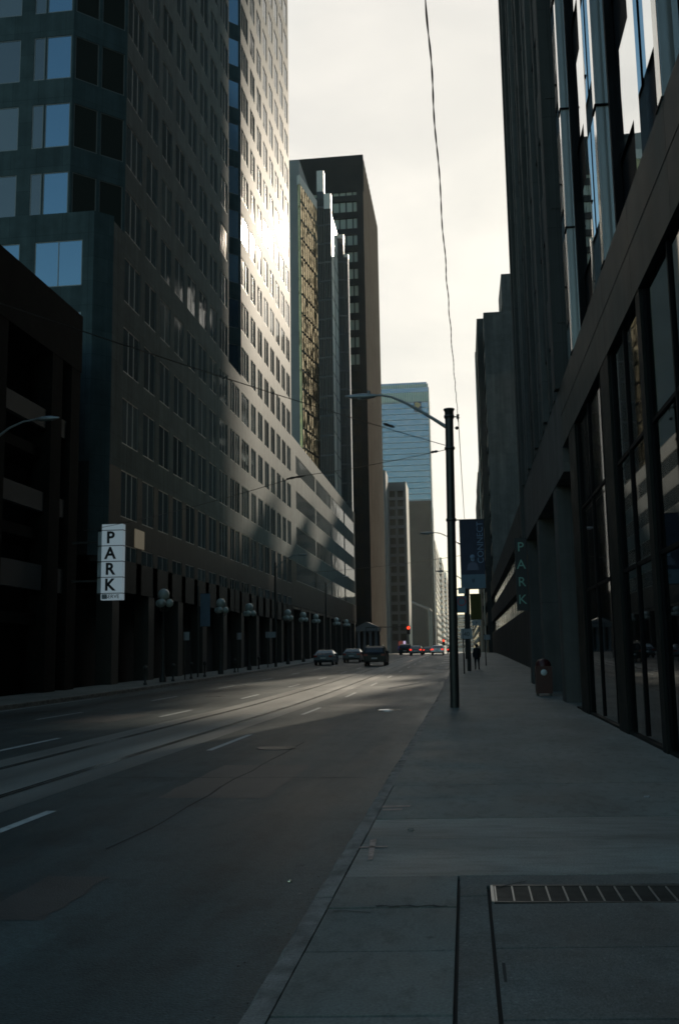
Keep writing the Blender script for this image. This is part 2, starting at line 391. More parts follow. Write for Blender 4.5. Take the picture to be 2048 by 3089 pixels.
while y < 41.8:
    L_ = random.uniform(1.6, 2.6); ye = min(y + L_, 42); jx = random.uniform(-.006, .006); jz = random.uniform(-.004, .004); n = 12; vs = []
    for i in range(n + 1):
        yy = y + .006 + (ye - y - .012) * i / n; ch = random.choice((0, 0, 0, .012, .02)); g = gz(yy)
        vs += [(-1.07 + jx, yy, g - .2), (-1.07 + jx + ch * .4, yy, g + .115), (-1.05 + jx + ch, yy, g + .145 + jz - ch * .4), (-.93, yy, g + .147 + jz), (-.93, yy, g - .2)]
    fs = [(i * 5 + k, i * 5 + k + 1, i * 5 + 5 + k + 1, i * 5 + 5 + k) for i in range(n) for k in range(4)] + [(0, 1, 2, 3, 4), tuple(n * 5 + k for k in range(5))[::-1]]
    b.add(vs, fs, 'kerb'); y = ye
b.build('kerb', kind='structure')
sheet('gutter_seam', -1.10, -1.055, .006, 'joint', [y for y in YS if -6 < y < 120])
strip_solid('pavement_far', -.93, 40, -.3, .15, 'sidewalk', 47.5, 900).name = 'pavement'
# rails: grooved, two per track
b = MB()
for x in (-6.0, -7.5):
    ys = YS
    for (a, c, dz, m) in ((-.045, .018, .010, 'steel_rail'), (.018, .036, .006, 'void_dark'), (.036, .105, .009, 'steel_rail')):
        vs = []
        for y in ys: vs += [(x + a, y, gz(y) + dz), (x + c, y, gz(y) + dz)]
        b.add(vs, [(2 * j, 2 * j + 1, 2 * j + 3, 2 * j + 2) for j in range(len(ys) - 1)], m)
b.build('streetcar_rails', kind='structure')
# lane dashes
b = MB()
def dash(x, y0, y1, w=.12):
    b.add([(x - w / 2, y0, gz(y0) + .005), (x + w / 2, y0, gz(y0) + .005), (x + w / 2, y1, gz(y1) + .005), (x - w / 2, y1, gz(y1) + .005)], [(0, 1, 2, 3)], 'road_paint')
for k in range(12): dash(-4.8, 7.6 + 10.6 * k, 11.15 + 10.6 * k)
for k in range(10): dash(-8.95, 7.1 + 10.6 * k, 10.5 + 10.6 * k); 
for k in range(9): dash(-12.37, 6.3 + 10.6 * k, 9.8 + 10.6 * k)
dash(-15.55, 30, 41, .1)
for x0 in range(6): dash(-1.9 - .0 * x0, 70 + 9 * x0, 71.2 + 9 * x0, .9)
b.build('lane_markings', kind='structure')
# near pavement: separate cast slabs over a dark bed
strip_solid('pavement_bed', -.93, 3.4, -.3, .118, 'joint', -10, 14)
strip_solid('pavement_mid', -.93, 40, -.3, .149, 'sidewalk', 12.62, 47.5).name = 'pavement'
def slab(b, pts, m='sidewalk', dz=0.):
    b.prism(pts, .05, .15 + dz + random.uniform(-.002, .002), m)
b = MB(); S = .17
def yl(y, x): return y + (x + .93) * S * .6
def q(x0, x1, ya, yb, m='sidewalk', g=.011, dz=0):
    slab(b, [(x0 + g, yl(ya, x0) + g), (x1 - g, yl(ya, x1) + g), (x1 - g, yl(yb, x1) - g), (x0 + g, yl(yb, x0) - g)], m, dz)
q(-.93, 3.3, 9.8, 12.22); 
q(-.93, 3.3, 7.32, 9.8, 'sidewalk_light')
for ya, yb in ((6.44, 7.32), (5.52, 6.44), (4.56, 5.52), (3.6, 4.56), (2.6, 3.6), (1, 2.6)): q(-.93, -.1, ya, yb)
for ya, yb in ((6.72, 7.24), (1.0, 6.72)): q(-.1, .1, ya, yb, 'sidewalk_dark')
for ya, yb in ((5.56, 6.52), (4.5, 5.56), (3.4, 4.5), (1., 3.4)): q(.1, 1.7, ya, yb, 'sidewalk_dark'); q(1.7, 3.3, ya, yb, 'sidewalk_dark')
q(-.1, 3.3, 7.02, 7.32, 'sidewalk_dark', .006, -.002)
b.prism([(-.93, 12.6), (-.93, 12.236), (3.3, 12.7), (3.3, 13.2)], .05, .1495, 'sidewalk'); b.prism([(-.93, 12.63), (-.93, 12.6), (3.3, 13.2), (3.3, 13.25)], .05, .1485, 'sidewalk')
b.build('pavement_slabs', kind='structure')
# paint marks on slabs
b = MB()
def smear(pts, m='mark_paint', z=.1545): b.add([(x, y, z) for x, y in pts], [tuple(range(len(pts)))], m)
smear([(-.87, 8.72), (-.82, 8.78), (-.775, 7.92), (-.81, 7.9)]); smear([(-.93, 8.42), (-.93, 8.36), (-.70, 8.42), (-.70, 8.46)])
smear([(-.92, 10.62), (-.92, 10.5), (-.64, 10.56), (-.62, 10.66)]); smear([(-.9, 10.4), (-.9, 10.3), (-.7, 10.35), (-.7, 10.44)])
b.build('pavement_paint', kind='structure')
b = MB()
def crack(pts, wd, z=.1535):
    for (xa, ya), (xb, yb) in zip(pts, pts[1:]):
        d = Vector((xb - xa, yb - ya, 0)).normalized(); n = Vector((-d.y, d.x, 0)) * wd * random.uniform(.5, 1.2) / 2
        a, c = Vector((xa, ya, z)), Vector((xb, yb, z)); b.add([a - n, a + n, c + n, c - n], [(0, 1, 2, 3)], 'joint')
crack([(-.62 + .05 * i, 6.50 + .02 * math.sin(i * 2.1) + .004 * i) for i in range(10)], .03)
crack([(-.88 + .08 * i, 6.36 + .015 * math.sin(i * 1.7)) for i in range(4)], .012)
crack([(.16 + .05 * i, 7.06 + .045 * i + .01 * math.sin(i * 3)) for i in range(5)], .018)
crack([(.14 + .0 * i, 5.4 - .1 * i) for i in range(4)], .02)
for y0, x1, wd in ((11.15, 3.2, .007), (8.75, 3.2, .007)): crack([(-.9 + (x1 + .9) * i / 14, y0 + .10 * (x1 + .9) * i / 14 + .008 * math.sin(i * 1.9)) for i in range(15)], wd)
b.build('pavement_cracks', kind='structure')
# trench grate
t = thing('drain_grate', 'long steel trench grate with bright cross bars set in the near pavement', 'grate', (1.3, 6.9, .1))
b = MB(); b.box(.115, 3.3, 6.66, 7.08, .02, .07, 'void_dark'); b.prism([(.13, 6.655), (3.3, 6.845), (3.3, 6.87), (.13, 6.68)], .07, .153, 'iron'); b.prism([(.13, 7.10), (3.3, 7.29), (3.3, 7.32), (.13, 7.13)], .07, .153, 'iron'); b.box(.115, .135, 6.68, 7.12, .07, .151, 'steel_bar')
b.build('tray', t)
b = MB()
for k in range(28):
    x = .14 + .115 * k; b.box(x, x + .010, 6.69 + .06 * k * .115, 7.09 + .06 * k * .115, .09, .1525, 'steel_bar')
b.build('cross_bars', t)
b = MB()
for k in range(12):
    y = 6.7 + .034 * k; b.prism([(.14, y), (3.3, y + .19), (3.3, y + .199), (.14, y + .009)], .09, .147, 'iron')
b.build('bearing_bars', t)
o = MB(); o.lathe((-2.4, 30.6, 0), [(.38, 0), (.38, .012), (.33, .016), (.32, .010), (0, .010)], 'chrome', 24)
tag(centred(o.build('manhole_cover')), 'shiny round metal manhole cover in the kerb lane of the road', 'manhole cover')
o = MB(); o.lathe((-1.41, 7.79, .0), [(.016, .001), (.02, .012), (.012, .02), (0, .02)], 'cap_metal', 12)
tag(centred(o.build('bottle_cap')), 'tiny glinting bottle cap lying on the asphalt near the kerb', 'bottle cap')
for x, y, r_, l_ in ((.55, 4.2, .05, 'crumpled pale paper scrap lying on the dark slab below the grate'), (-.55, 9.2, .035, 'small dry leaf lying on the pale pavement slab'), (1.9, 11.3, .045, 'flattened pale cup lid lying on the far slab by the joint')):
    o = MB(); pts_ = [(x + r_ * math.cos(k * .9) * random.uniform(.6, 1.1), y + r_ * .7 * math.sin(k * .9) * random.uniform(.6, 1.1), .157 + random.uniform(0, .012)) for k in range(7)]
    o.add(pts_ + [(x, y, .166)] + [(p[0], p[1], .1535) for p in pts_], [(k, (k + 1) % 7, 7) for k in range(7)] + [(k, (k + 1) % 7, 8 + (k + 1) % 7, 8 + k) for k in range(7)], 'sign_grey' if 'leaf' not in l_ else 'kerb')
    nm_ = 'leaf' if 'leaf' in l_ else ('cup_lid' if 'lid' in l_ else 'paper_scrap'); tag(centred(o.build(nm_)), l_, nm_.replace('_', ' '))
# patch seams in the asphalt
b = MB()
def seam(pts, wd=.03):
    for (xa, ya), (xb, yb) in zip(pts, pts[1:]):
        d = Vector((xb - xa, yb - ya, 0)).normalized(); n = Vector((-d.y, d.x, 0)) * wd * random.uniform(.6, 1.3) / 2
        a = Vector((xa, ya, gz(ya) + .0035)); c = Vector((xb, yb, gz(yb) + .0035))
        b.add([a - n, a + n, c + n, c - n], [(0, 1, 2, 3)], 'joint')
for (x, y0, y1) in ((-3.3, 9, 20),):
    p = []; y = y0
    while y < y1: p.append((x + random.uniform(-.05, .05), y)); y += random.uniform(.4, 1.1)
    seam(p)
for y in (14.2, 24.5): seam([(-5.3 + .35 * i, y + random.uniform(-.06, .06)) for i in range(12)])
b.build('asphalt_seams', kind='structure')
b = MB()
for (x0, x1, y0, y1, m) in ((-3.9, -2.5, 12.2, 15.8, 'asphalt_patch'), (-4.6, -1.8, 33, 36.5, 'asphalt_patch'), (-11.5, -9.6, 26, 29.5, 'asphalt_patch'), (-3.4, -2.9, 6.6, 7.9, 'asphalt_patch')):
    vs = []; n = 8
    for i in range(n + 1): vs += [(x0 + random.uniform(-.03, .03), y0 + (y1 - y0) * i / n, gz(y0 + (y1 - y0) * i / n) + .003), (x1 + random.uniform(-.03, .03), y0 + (y1 - y0) * i / n, gz(y0 + (y1 - y0) * i / n) + .003)]
    b.add(vs, [(2 * i, 2 * i + 1, 2 * i + 3, 2 * i + 2) for i in range(n)], m)
b.build('asphalt_patches', kind='structure')
for x, y, l_ in ((-3.6, 18.6, 'dull iron manhole cover in the kerb lane, nearest to the camera'), (-10.6, 41, 'dull iron manhole cover left of the streetcar tracks')):
    o = MB(); o.lathe((x, y, gz(y)), [(.37, 0), (.37, .008), (.34, .010), (.33, .006), (0, .007)], 'iron', 24); tag(centred(o.build('manhole_cover')), l_, 'manhole cover')
# grit and leaves lying along the kerb
b = MB()
for i in range(420):
    y = 3.2 + 22 * random.random() ** 1.6; x = -1.12 - abs(random.gauss(0, .16)); r_ = random.uniform(.004, .014)
    a = random.random() * 6.28; b.add([(x + r_ * math.cos(a + k * 2.1), y + r_ * math.sin(a + k * 2.1), .008 + (.006 if k else .002)) for k in range(3)], [(0, 1, 2)], random.choice(('joint', 'sidewalk_dark', 'kerb', 'joint')))
b.build('grit', kind='stuff')

# ------------------------------------------------------------------ the left tower of granite and ribbon windows
TX = -19.
tower = thing('office_tower', 'tall granite office tower on the left with gridded windows and the sun glinting in them', 'office tower', (TX, 80, 0))
FA = fr(TX, 0, 0, 1, 1, 0)                # street facade, u = world y
tops = [25.0 + 4.23 * k for k in range(-4, 23)]
WH = 2.7
colA = [(52.55, 55.35)] + [(56.25 + 3.13 * k, 58.45 + 3.13 * k) for k in range(7)]
colA[-1] = (75.05, 77.75)
colB = [(82.95, 85.9), (86.85, 88.95), (89.95, 92.05), (93.1, 95.2), (96.25, 98.35), (99.4, 101.5), (102.5, 104.6), (105.45, 107.7)]
colR = [(78.7, 80.2), (80.5, 82.1)]
wall = MB(); CD = .35
def holes(mb, frm, u0, u1, cols, tops_, zb, zt, m='granite_tower', wh=WH, n0=-CD, n1=0.):
    """wall with window openings: continuous spandrels, and piers standing between them"""
    z = zb
    for t_ in tops_:
        m = 'granite_shaded' if t_ < 13 else 'granite_tower'  # lowest rows take the granite with street shade in its colour
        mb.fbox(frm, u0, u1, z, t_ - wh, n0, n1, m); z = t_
        us = [u0] + [c for col in cols for c in col] + [u1]
        for i in range(0, len(us), 2):
            if us[i + 1] - us[i] > .02: mb.fbox(frm, us[i], us[i + 1], t_ - wh, t_, n0, n1, m)
    mb.fbox(frm, u0, u1, z, zt, n0, n1, m)
PT = 26.35
low = [t_ for t_ in tops if t_ < 26]; hi = [t_ for t_ in tops if t_ > 26]
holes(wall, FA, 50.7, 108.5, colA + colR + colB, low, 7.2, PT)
HT = 122.
holes(wall, FA, 52.4, 78.1, colA, hi, PT, HT)
holes(wall, FA, 82.8, 108.5, colB, hi, PT, HT)
# corner chamfer, recess chamfer, near face
r2 = math.sqrt(.5)
FC = fr(-21.4, 50.0, 1, 1, 1, -1); holes(wall, FC, 0, 3.39, [(.15, 1.6), (1.78, 3.25)], hi, PT, HT, n0=-.3)
FR = fr(-23.7, 78.1, 1, 1, 1, -1); holes(wall, FR, 0, 6.64, [(3.2, 6.45)], hi, PT, HT, n0=-.3)
FN = fr(0, 50.0, 1, 0, 0, -1)
colN = [(-40 + 3.1 * k, -37.4 + 3.1 * k) for k in range(4)] + [(-27.4, -24.6), (-23.78, -23.1), (-23.0, -21.5)]
holes(wall, FN, -46, -21.4, colN, hi, PT, HT, n0=-.3)
FP = fr(0, 49.85, 1, 0, 0, -1); colP = [(-30, -24.2), (-23.3, -20.5)]
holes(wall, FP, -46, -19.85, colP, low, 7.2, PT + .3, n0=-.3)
wall.prism([(-19.85, 49.85), (-19.0, 50.7), (-19.4, 50.7), (-20.0, 50.1)], 7.2, PT + .3, 'granite_tower')
wall.prism([(-46, 50.1), (-20, 50.1), (-19.3, 50.75), (-19.3, 108.3), (-46, 108.3)], PT - .3, PT - .05, 'granite_tower')
wall.fbox(fr(0, 108.5, 1, 0, 0, 1), -46, TX - .05, PT, HT, -.4, 0, 'granite_tower')
wall.fbox(fr(TX, 78.1, 1, 0, 0, 1), -4.7, -.02, PT, HT, -.4, -.02, 'granite_tower')
wall.prism([(-46, 50.3), (-21.5, 50.3), (-19.4, 52.5), (-19.4, 77.9), (-24, 77.9), (-19.6, 83), (-19.4, 108), (-46, 108)], HT, HT + .4, 'granite_tower')
wall.build('wall', tower)
# set-back core behind every opening
core = MB(); core.prism([(-45.9, 50.6), (-21.7, 50.6), (-19.6, 52.7), (-19.6, 77.7), (-24.2, 77.7), (-19.6, 83.2), (-19.6, 108), (-45.9, 108)], PT, HT - .02, 'void_dark')
core.prism([(-45.9, 50.4), (-20.2, 50.4), (-19.6, 50.9), (-19.6, 108.2), (-45.9, 108.2)], 7.2, PT - .4, 'void_dark')
core.build('interior', tower)
# podium wing running on down the street
wing = MB(); bays = [(111.2, 126.0), (126.9, 141.6), (142.4, 157.6), (158.4, 172.6)]
lowt = [24.9, 20.7, 16.5, 12.3]
holes(wing, FA, 108.52, 173.4, bays, lowt[::-1], 7.2, 26.75, wh=2.15)
wing.box(-45, -19.36, 108.6, 173.3, 26.2, 26.5, 'granite_tower'); wing.fbox(fr(0, 173.4, 1, 0, 0, 1), -45, TX - .36, 7.2, 26.7, -.4, 0, 'granite_tower')
wing.build('podium_wing', tower)
c2 = MB(); c2.box(-45, -19.62, 108.6, 172.9, 7.2, 26.1, 'void_dark'); c2.build('wing_interior', tower)
# ground storey: columns in front of a dark recess
y = 51.6
while y < 172:
    col = MB(); col.box(-19.95, -19.05, y, y + 1.1, -.3, 7.2, 'stone_lobby'); y += 6.26; col.build('column', tower)
g = MB(); g.box(-45, -22.2, 50.6, 173, -.3, 7.18, 'void_dark'); g.box(-22.2, -19.1, 50.2, 173.2, 6.9, 7.19, 'stone_lobby'); g.build('recessed_lobby', tower)
# windows: every one its own mesh (frame and panes), the farthest few merged
def win_mesh(wd, h, n, gl='tower_glass', dep=.05, fw=.055):
    mb = MB(); f0 = (Vector((0, 0, 0)), Y_, X_)
    mb.fquad(f0, 0, wd, 0, h, -dep, gl)
    mb.fbox(f0, 0, wd, 0, fw, -dep - .02, -dep + .035, 'frame_light'); mb.fbox(f0, 0, wd, h - fw, h, -dep - .02, -dep + .02, 'frame_light')
    for i in range(n + 1):
        u = wd * i / n
        mb.fbox(f0, max(0, u - fw / 2 - (fw / 2 if i == n else 0)), min(wd, u + fw / 2 + (fw / 2 if i == 0 else 0)), fw, h - fw, -dep - .02, -dep + .018, 'frame_light')
    return mb
wins = []
for frm, cols, ts, wh in ((FA, colA + colB, tops, WH), (FA, colR, low, WH), (FC, [(.15, 1.6), (1.78, 3.25)], hi, WH), (FR, [(3.2, 6.45)], hi, WH), (FN, colN, hi, WH), (FP, colP, low, WH), (FA, bays, lowt, 2.15)):
    for (a, c) in cols:
        for t_ in ts:
            n = 3 if c - a > 2.7 else 2
            if frm is FC: n = 1
            if frm is FR: n = 1
            if frm is FN: n = 1
            if frm is FP: n = 2
            if c - a > 10: n = 20
            p = frm[0] + frm[1] * ((a + c) / 2) + Z_ * t_
            d = p - Vector((0, 0, 1.75)); fwdot = d.dot(Vector((-.13, .98, .14)))
            el = d.z / math.hypot(d.x, d.y); az = d.x / d.y
            vis = el < .82 and az > -.47 and p.z < 112
            area = (c - a) * wh * abs(frm[2].dot(d)) / d.length ** 3
            wins.append((vis, area, frm, a, c, t_, wh, n))
wins.sort(key=lambda q_: (not q_[0], -q_[1]))
cache = {}; rest = MB()
for i, (vis, area, frm, a, c, t_, wh, n) in enumerate(wins):
    gl = 'sky_tint_glass' if frm in (FN, FP, FR) and (a, c) not in ((-27.4, -24.6), (-23.78, -23.1)) else ('dim_glass' if frm is FC else random.choice(('tower_glass', 'tower_glass', 'tower_glass', 'tower_glass_blind', 'tower_glass_deep')))
    key = (round(c - a, 2), wh, n, gl)
    ang = math.atan2(frm[1].y, frm[1].x) - math.pi / 2
    p = frm[0] + frm[1] * a + Z_ * (t_ - wh)
    if i < 100:
        if key not in cache:
            o = win_mesh(c - a, wh, n, gl).build('window', tower); cache[key] = o
            for v in o.data.vertices: v.co += tower.location
        else:
            o = cache[key].copy(); COL.objects.link(o); o.parent = tower
        o.location = p - tower.location; o.rotation_euler = (0, 0, ang)
    else:
        mb = win_mesh(c - a, wh, n, gl); rot = Matrix.Rotation(ang, 4, 'Z')
        off = len(rest.v); rest.v += [p + rot @ v for v in mb.v]
        idx = [rest.mi(m_) for m_ in mb.mats]
        for f_, m_ in zip(mb.f, mb.m): rest.f.append([off + k for k in f_]); rest.m.append(idx[m_]); rest.sm.append(False)
rest.build('windows', tower, kind='stuff')
o = MB(); o.fbox(FA, 54.9, 56.6, 8.1, 9.2, 0, .05, 'warm_glow'); o.build('glow_panel', tower, label='small warm glowing panel low on the dark wall')  # thin panel with its own weak warm glow

# ------------------------------------------------------------------ dark parkade beside it
pk = thing('parking_garage', 'low dark parking garage at the left edge with pale parapet panels', 'parking garage', (-24, 38, 0))
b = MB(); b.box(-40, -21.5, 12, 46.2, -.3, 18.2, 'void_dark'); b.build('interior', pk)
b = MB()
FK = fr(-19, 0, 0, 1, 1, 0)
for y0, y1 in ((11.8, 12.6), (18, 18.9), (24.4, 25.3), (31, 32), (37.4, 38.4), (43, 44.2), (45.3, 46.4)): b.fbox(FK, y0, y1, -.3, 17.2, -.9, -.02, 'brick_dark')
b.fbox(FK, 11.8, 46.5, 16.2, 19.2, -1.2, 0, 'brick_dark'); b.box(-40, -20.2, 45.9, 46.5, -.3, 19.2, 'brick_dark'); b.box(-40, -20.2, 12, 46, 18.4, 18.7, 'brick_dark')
for z in (3.3, 7.2, 11.1): b.fbox(FK, 11.9, 46.2, z, z + .5, -2.4, -.5, 'brick_dark')
b.build('wall', pk)
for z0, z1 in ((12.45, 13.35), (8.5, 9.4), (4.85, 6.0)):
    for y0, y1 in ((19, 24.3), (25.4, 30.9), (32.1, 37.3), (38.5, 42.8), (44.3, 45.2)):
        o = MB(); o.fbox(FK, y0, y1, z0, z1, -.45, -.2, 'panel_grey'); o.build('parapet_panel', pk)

# PARK sign
ps = thing('parking_sign', 'tall white light box sign spelling PARK in dark letters beside the garage', 'parking sign', (-17.3, 45.6, 4.3))
b = MB(); yS = 45.6; x0, x1 = -17.42, -16.36
b.prism([(x0, yS), (x1, yS), (x1, yS + .35), (x0, yS + .35)], 4.5, 8.2, 'park_lightbox')
b.prism([(x0 - .24, yS + .12), (x0 - .004, yS), (x0 - .004, yS + .35), (x0 - .24, yS + .3)], 4.85, 7.85, 'sign_white')
b.build('light_box', ps)
b = MB()
for z in (4.82, 5.6, 6.37, 7.14, 7.9): b.box(x0 - .25, x1 + .02, yS - .012, yS + .36, z - .018, z + .018, 'sign_black')
b.build('divider', ps)
for ch, z in zip('PARK', (7.52, 6.75, 5.98, 5.21)):
    b = MB(); b.text(ch, (-16.98, yS - .012, z), .80, X_, Z_, 'sign_black', bold=.022); b.build('letter', ps)
b = MB(); b.text('SERVE', (-16.83, yS - .012, 4.66), .26, X_, Z_, 'sign_black'); b.prism([(x0 + .05, yS - .01), (x0 + .3, yS - .01), (x0 + .3, yS), (x0 + .05, yS)], 4.55, 4.78, 'sign_grey'); b.build('lettering', ps)
b = MB(); b.box(-19, x0 - .22, yS + .15, yS + .23, 5.4, 5.5, 'iron'); b.box(-19, x0 - .22, yS + .15, yS + .23, 7.3, 7.4, 'iron'); b.build('bracket', ps)

# ------------------------------------------------------------------ generic slab tower with ribbon windows
def band_tower(name, label, cat, x0, x1, y0, y1, H, faces, fh, wh, first, wallm, glm, pier=None, pier_w=.4, top=3., z0=-.5, rec=.3, floors=None, roof=True):
    t = thing(name, label, cat, ((x0 + x1) / 2, (y0 + y1) / 2, 0))
    b = MB(); b.box(x0 + rec, x1 - rec, y0 + rec, y1 - rec, z0, H - .1, 'void_dark'); b.build('core', t)
    FF = {'-y': (fr(x0, y0, 1, 0, 0, -1), x1 - x0), '+x': (fr(x1, y0, 0, 1, 1, 0), y1 - y0), '-x': (fr(x0, y0, 0, 1, -1, 0), y1 - y0), '+y': (fr(x0, y1, 1, 0, 0, 1), x1 - x0)}
    b = MB(); zs = []; z = first
    while z + wh < H - top: zs.append(z); z += fh
    for f in ('-y', '+x', '-x', '+y'):
        frm, W = FF[f]
        i0, i1 = (0, W) if f in ('-y', '+y') else (rec + .01, W - rec - .01)
        if f not in faces:
            b.fbox(frm, i0, i1, z0, H, -rec, 0, wallm); continue
        zz = z0
        for z in zs: b.fbox(frm, i0, i1, zz, z, -rec, 0, wallm); zz = z + wh
        b.fbox(frm, i0, i1, zz, H, -rec, 0, wallm)
        if pier:
            n = max(1, round(W / pier))
            for k in range(n + 1):
                u = i0 + (i1 - i0 - pier_w) * k / n
                for z in zs: b.fbox(frm, u, u + pier_w, z, z + wh, -rec + .02, -.03, wallm)
    b.build('wall', t)
    for f in faces:
        frm, W = FF[f]
        for z in zs:
            o = MB(); o.fquad(frm, rec + .02, W - rec - .02, z, z + wh, -rec + .06, glm(z, f) if callable(glm) else glm)
            o.build('window_band', t)
    if roof:
        o = MB(); o.box(x0 + .3, x1 - .3, y0 + .3, y1 - .3, H - .09, H - .02, wallm); o.build('roof', t)
    return t

# black tower
bt = thing('black_tower', 'tall black steel tower with a ribbed side coloured brown as if sunlit beyond the gold glass tower', 'office tower', (-40, 223, 0))
b = MB(); b.box(-75, -19.5, 204.4, 242.6, -.5, 112, 'black_metal'); b.build('core', bt)
b = MB(); FBk = fr(-75, 204, 1, 0, 0, -1)
zs = [106.0 - 4.0 - 3.9 * k for k in range(26)]
b.fbox(FBk, 0, 56, 103.6, 112.2, -.4, .02, 'black_metal')
for z in zs: b.fbox(FBk, 0, 55.9, z - .75, z + .75, -.38, 0, 'black_metal')
for k in range(38): b.fbox(FBk, .1 + 1.48 * k, .32 + 1.48 * k, -.5, 103.7, -.3, .06, 'black_metal')
b.fbox(FBk, 54.4, 55.9, -.5, 103.7, -.36, .12, 'black_metal')
b.build('front_wall', bt)
for i, z in enumerate(zs):
    o = MB(); o.fquad(FBk, .3, 54.4, z + .76, z + 3.14, -.3, 'pale_glass' if i < 11 else 'dim_glass'); o.build('window_band', bt)  # upper rows get the paler glass
b = MB(); FBs = fr(-19, 204.05, 0, 1, 1, 0)
b.fbox(FBs, 0, 38.4, -.5, 112.1, -.45, -.1, 'black_metal')
for k in range(14): b.fbox(FBs, .1 + 2.8 * k, 1.5 + 2.8 * k, -.5, 112.25, -.12, -.08, 'brown_metal')  # ribs coloured brown to carry the grazing sun on this side
b.build('side_wall', bt)

# gold stepped glass tower
gt = thing('gold_glass_tower', 'stepped gold and dark glass tower standing in front of the black tower', 'office tower', (-26, 182, 0))
b = MB(); b.box(-60, -28.9, 176.4, 196, -.5, 97.2, 'grey_clad'); b.build('concrete_shaft', gt)
gx, gy = .1392, .9903
b = MB(); b.prism([(-28.75, 176.0), (-28.75 + 13 * gx, 176 + 13 * gy), (-29.5, 190), (-29.5, 176.6)], -.5, 92.0, 'gold_glass'); b.build('gold_bay', gt)
b = MB(); b.prism([(-28.77, 175.9), (-28.73 + 13 * gx, 176 + 13 * gy), (-29.5, 190), (-29.5, 176.5)], 92.02, 93.9, 'white_clad'); b.build('gold_bay_parapet', gt)
def gbay(x0, x1, y0, top, cap, m='dark_glass'):
    b = MB(); b.box(x0, x1, y0, y0 + 1.3, -.5, top - cap, m); b.build('glass_bay', gt)
    b = MB(); b.box(x0, x1 + .02, y0 - .03, y0 + 1.32, top - cap + .02, top, 'white_clad'); b.build('bay_parapet', gt)
    b = MB(); F_ = fr(x0, y0, 1, 0, 0, -1); z = 8.
    while z < top - cap - 1: b.fbox(F_, 0, x1 - x0, z, z + .3, 0, .09, 'bay_trim'); z += 3.75
    n = 4
    for k in range(n + 1):
        u = (x1 - x0 - .1) * k / n; b.fbox(F_, u, u + .1, -.5, top - cap, .0, .12, 'bay_trim')
    b.build('mullions', gt)
gbay(-25.45, -24.1, 176.0, 94.4, 4.3); gbay(-24.08, -22.75, 175.8, 89.5, 3.1)
b = MB(); b.box(-24.0, -22.95, 177.4, 186, -.5, 85.3, 'grey_clad'); b.box(-22.95, -22.7, 175.95, 184.9, -.5, 85.4, 'white_clad'); b.build('white_strip', gt)
b = MB(); F2 = fr(-22.7, 175.95, 0, 1, 1, 0); z = 5.
while z < 84: b.fbox(F2, 0, 8.9, z, z + .24, 0, .05, 'iron'); z += 3.75
b.fbox(F2, 3.6, 4.2, -.5, 85, 0, .04, 'iron'); b.build('strip_joints', gt)
gbay(-22.68, -21.5, 185.1, 85.2, .8); gbay(-21.48, -20.65, 185.3, 81.0, .6)
b = MB(); z = 6.; GF = (Vector((-28.75, 176, 0)), Vector((gx, gy, 0)), Vector((gy, -gx, 0)))
while z < 91: b.fbox(GF, .05, 12.9, z, z + .35, 0, .05, 'brown_metal'); z += 3.75
for k in range(9): b.fbox(GF, .02 + 1.45 * k, .3 + 1.45 * k, -.5, 91.9, 0, .07, 'brown_metal')
b.build('gold_mullions', gt)

# blue bank tower far off
rb = band_tower('bank_tower', 'far blue glass bank tower with a pale crown and a small shield emblem', 'office tower', -75, -19, 640, 680, 178,
                ('-y',), 3.9, 3.3, 102, 'pale_blue_band', 'blue_glass', None, rec=.25, top=10, z0=101)
b = MB(); b.box(-75, -19, 640, 680, -1, 100.9, 'black_metal'); b.build('dark_base', rb)
FRB = fr(-75, 640, 1, 0, 0, -1); b = MB(); b.box(-74, -20, 641, 679, 178, 182, 'blue_glass'); b.fbox(FRB, 0, 56, 178.05, 180.4, -.6, .1, 'pale_green_glass'); b.fbox(FRB, 0, 56, 168.5, 174.8, -.3, .3, 'pale_green_glass')
for k in range(38): b.fbox(FRB, 1.5 * k, 1.5 * k + .25, 168.5, 181, .1, .5, 'blue_glass')
b.fbox(FRB, 0, 56, 175, 178, .0, .25, 'blue_glass'); b.build('crown', rb)
b = MB(); Y0 = 639.3; cxl = -26.2
b.prism([(cxl - 2.5, Y0), (cxl + 2.5, Y0), (cxl + 2.5, Y0 + .3), (cxl - 2.5, Y0 + .3)], 161.5, 168.3, 'logo_blue')
pts = [(-1.9, 167.5), (-.4, 167.9), (1.6, 166.9), (1.9, 165.2), (.8, 164.4), (.2, 163.2), (-1.2, 163.0), (-.9, 164.6), (-2.0, 165.6)]
b.add([(cxl + x, Y0 - .1, z) for x, z in pts], [tuple(range(len(pts)))], 'logo_gold')
b.text('RBC', (cxl, Y0 - .1, 162.3), 2.0, X_, Z_, 'sign_white', .02); b.build('emblem', rb)
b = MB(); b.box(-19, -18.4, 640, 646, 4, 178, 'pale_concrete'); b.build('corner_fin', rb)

# pale gridded block, two volumes
gb = band_tower('gridded_block', 'grey concrete block with square recessed windows and one pale sunlit edge', 'office block', -40, -19.2, 341, 361, 61.6,
           ('-y', '+x'), 3.35, 2.3, 6, 'grid_concrete', 'dim_glass', 3.1, .8, top=.6, rec=.8)
band_tower('stair_tower_block', 'narrow grey block rising just behind the gridded one', 'office block', -40, -25.2, 330, 340.5, 64,
           ('-y',), 3.35, 2.3, 6, 'grid_concrete', 'dim_glass', 3.1, .8, top=3, rec=.8)
b = MB(); b.box(-19.2, -18.95, 341.3, 358, 3, 61.9, 'pale_concrete'); b.build('corner_panel', gb)
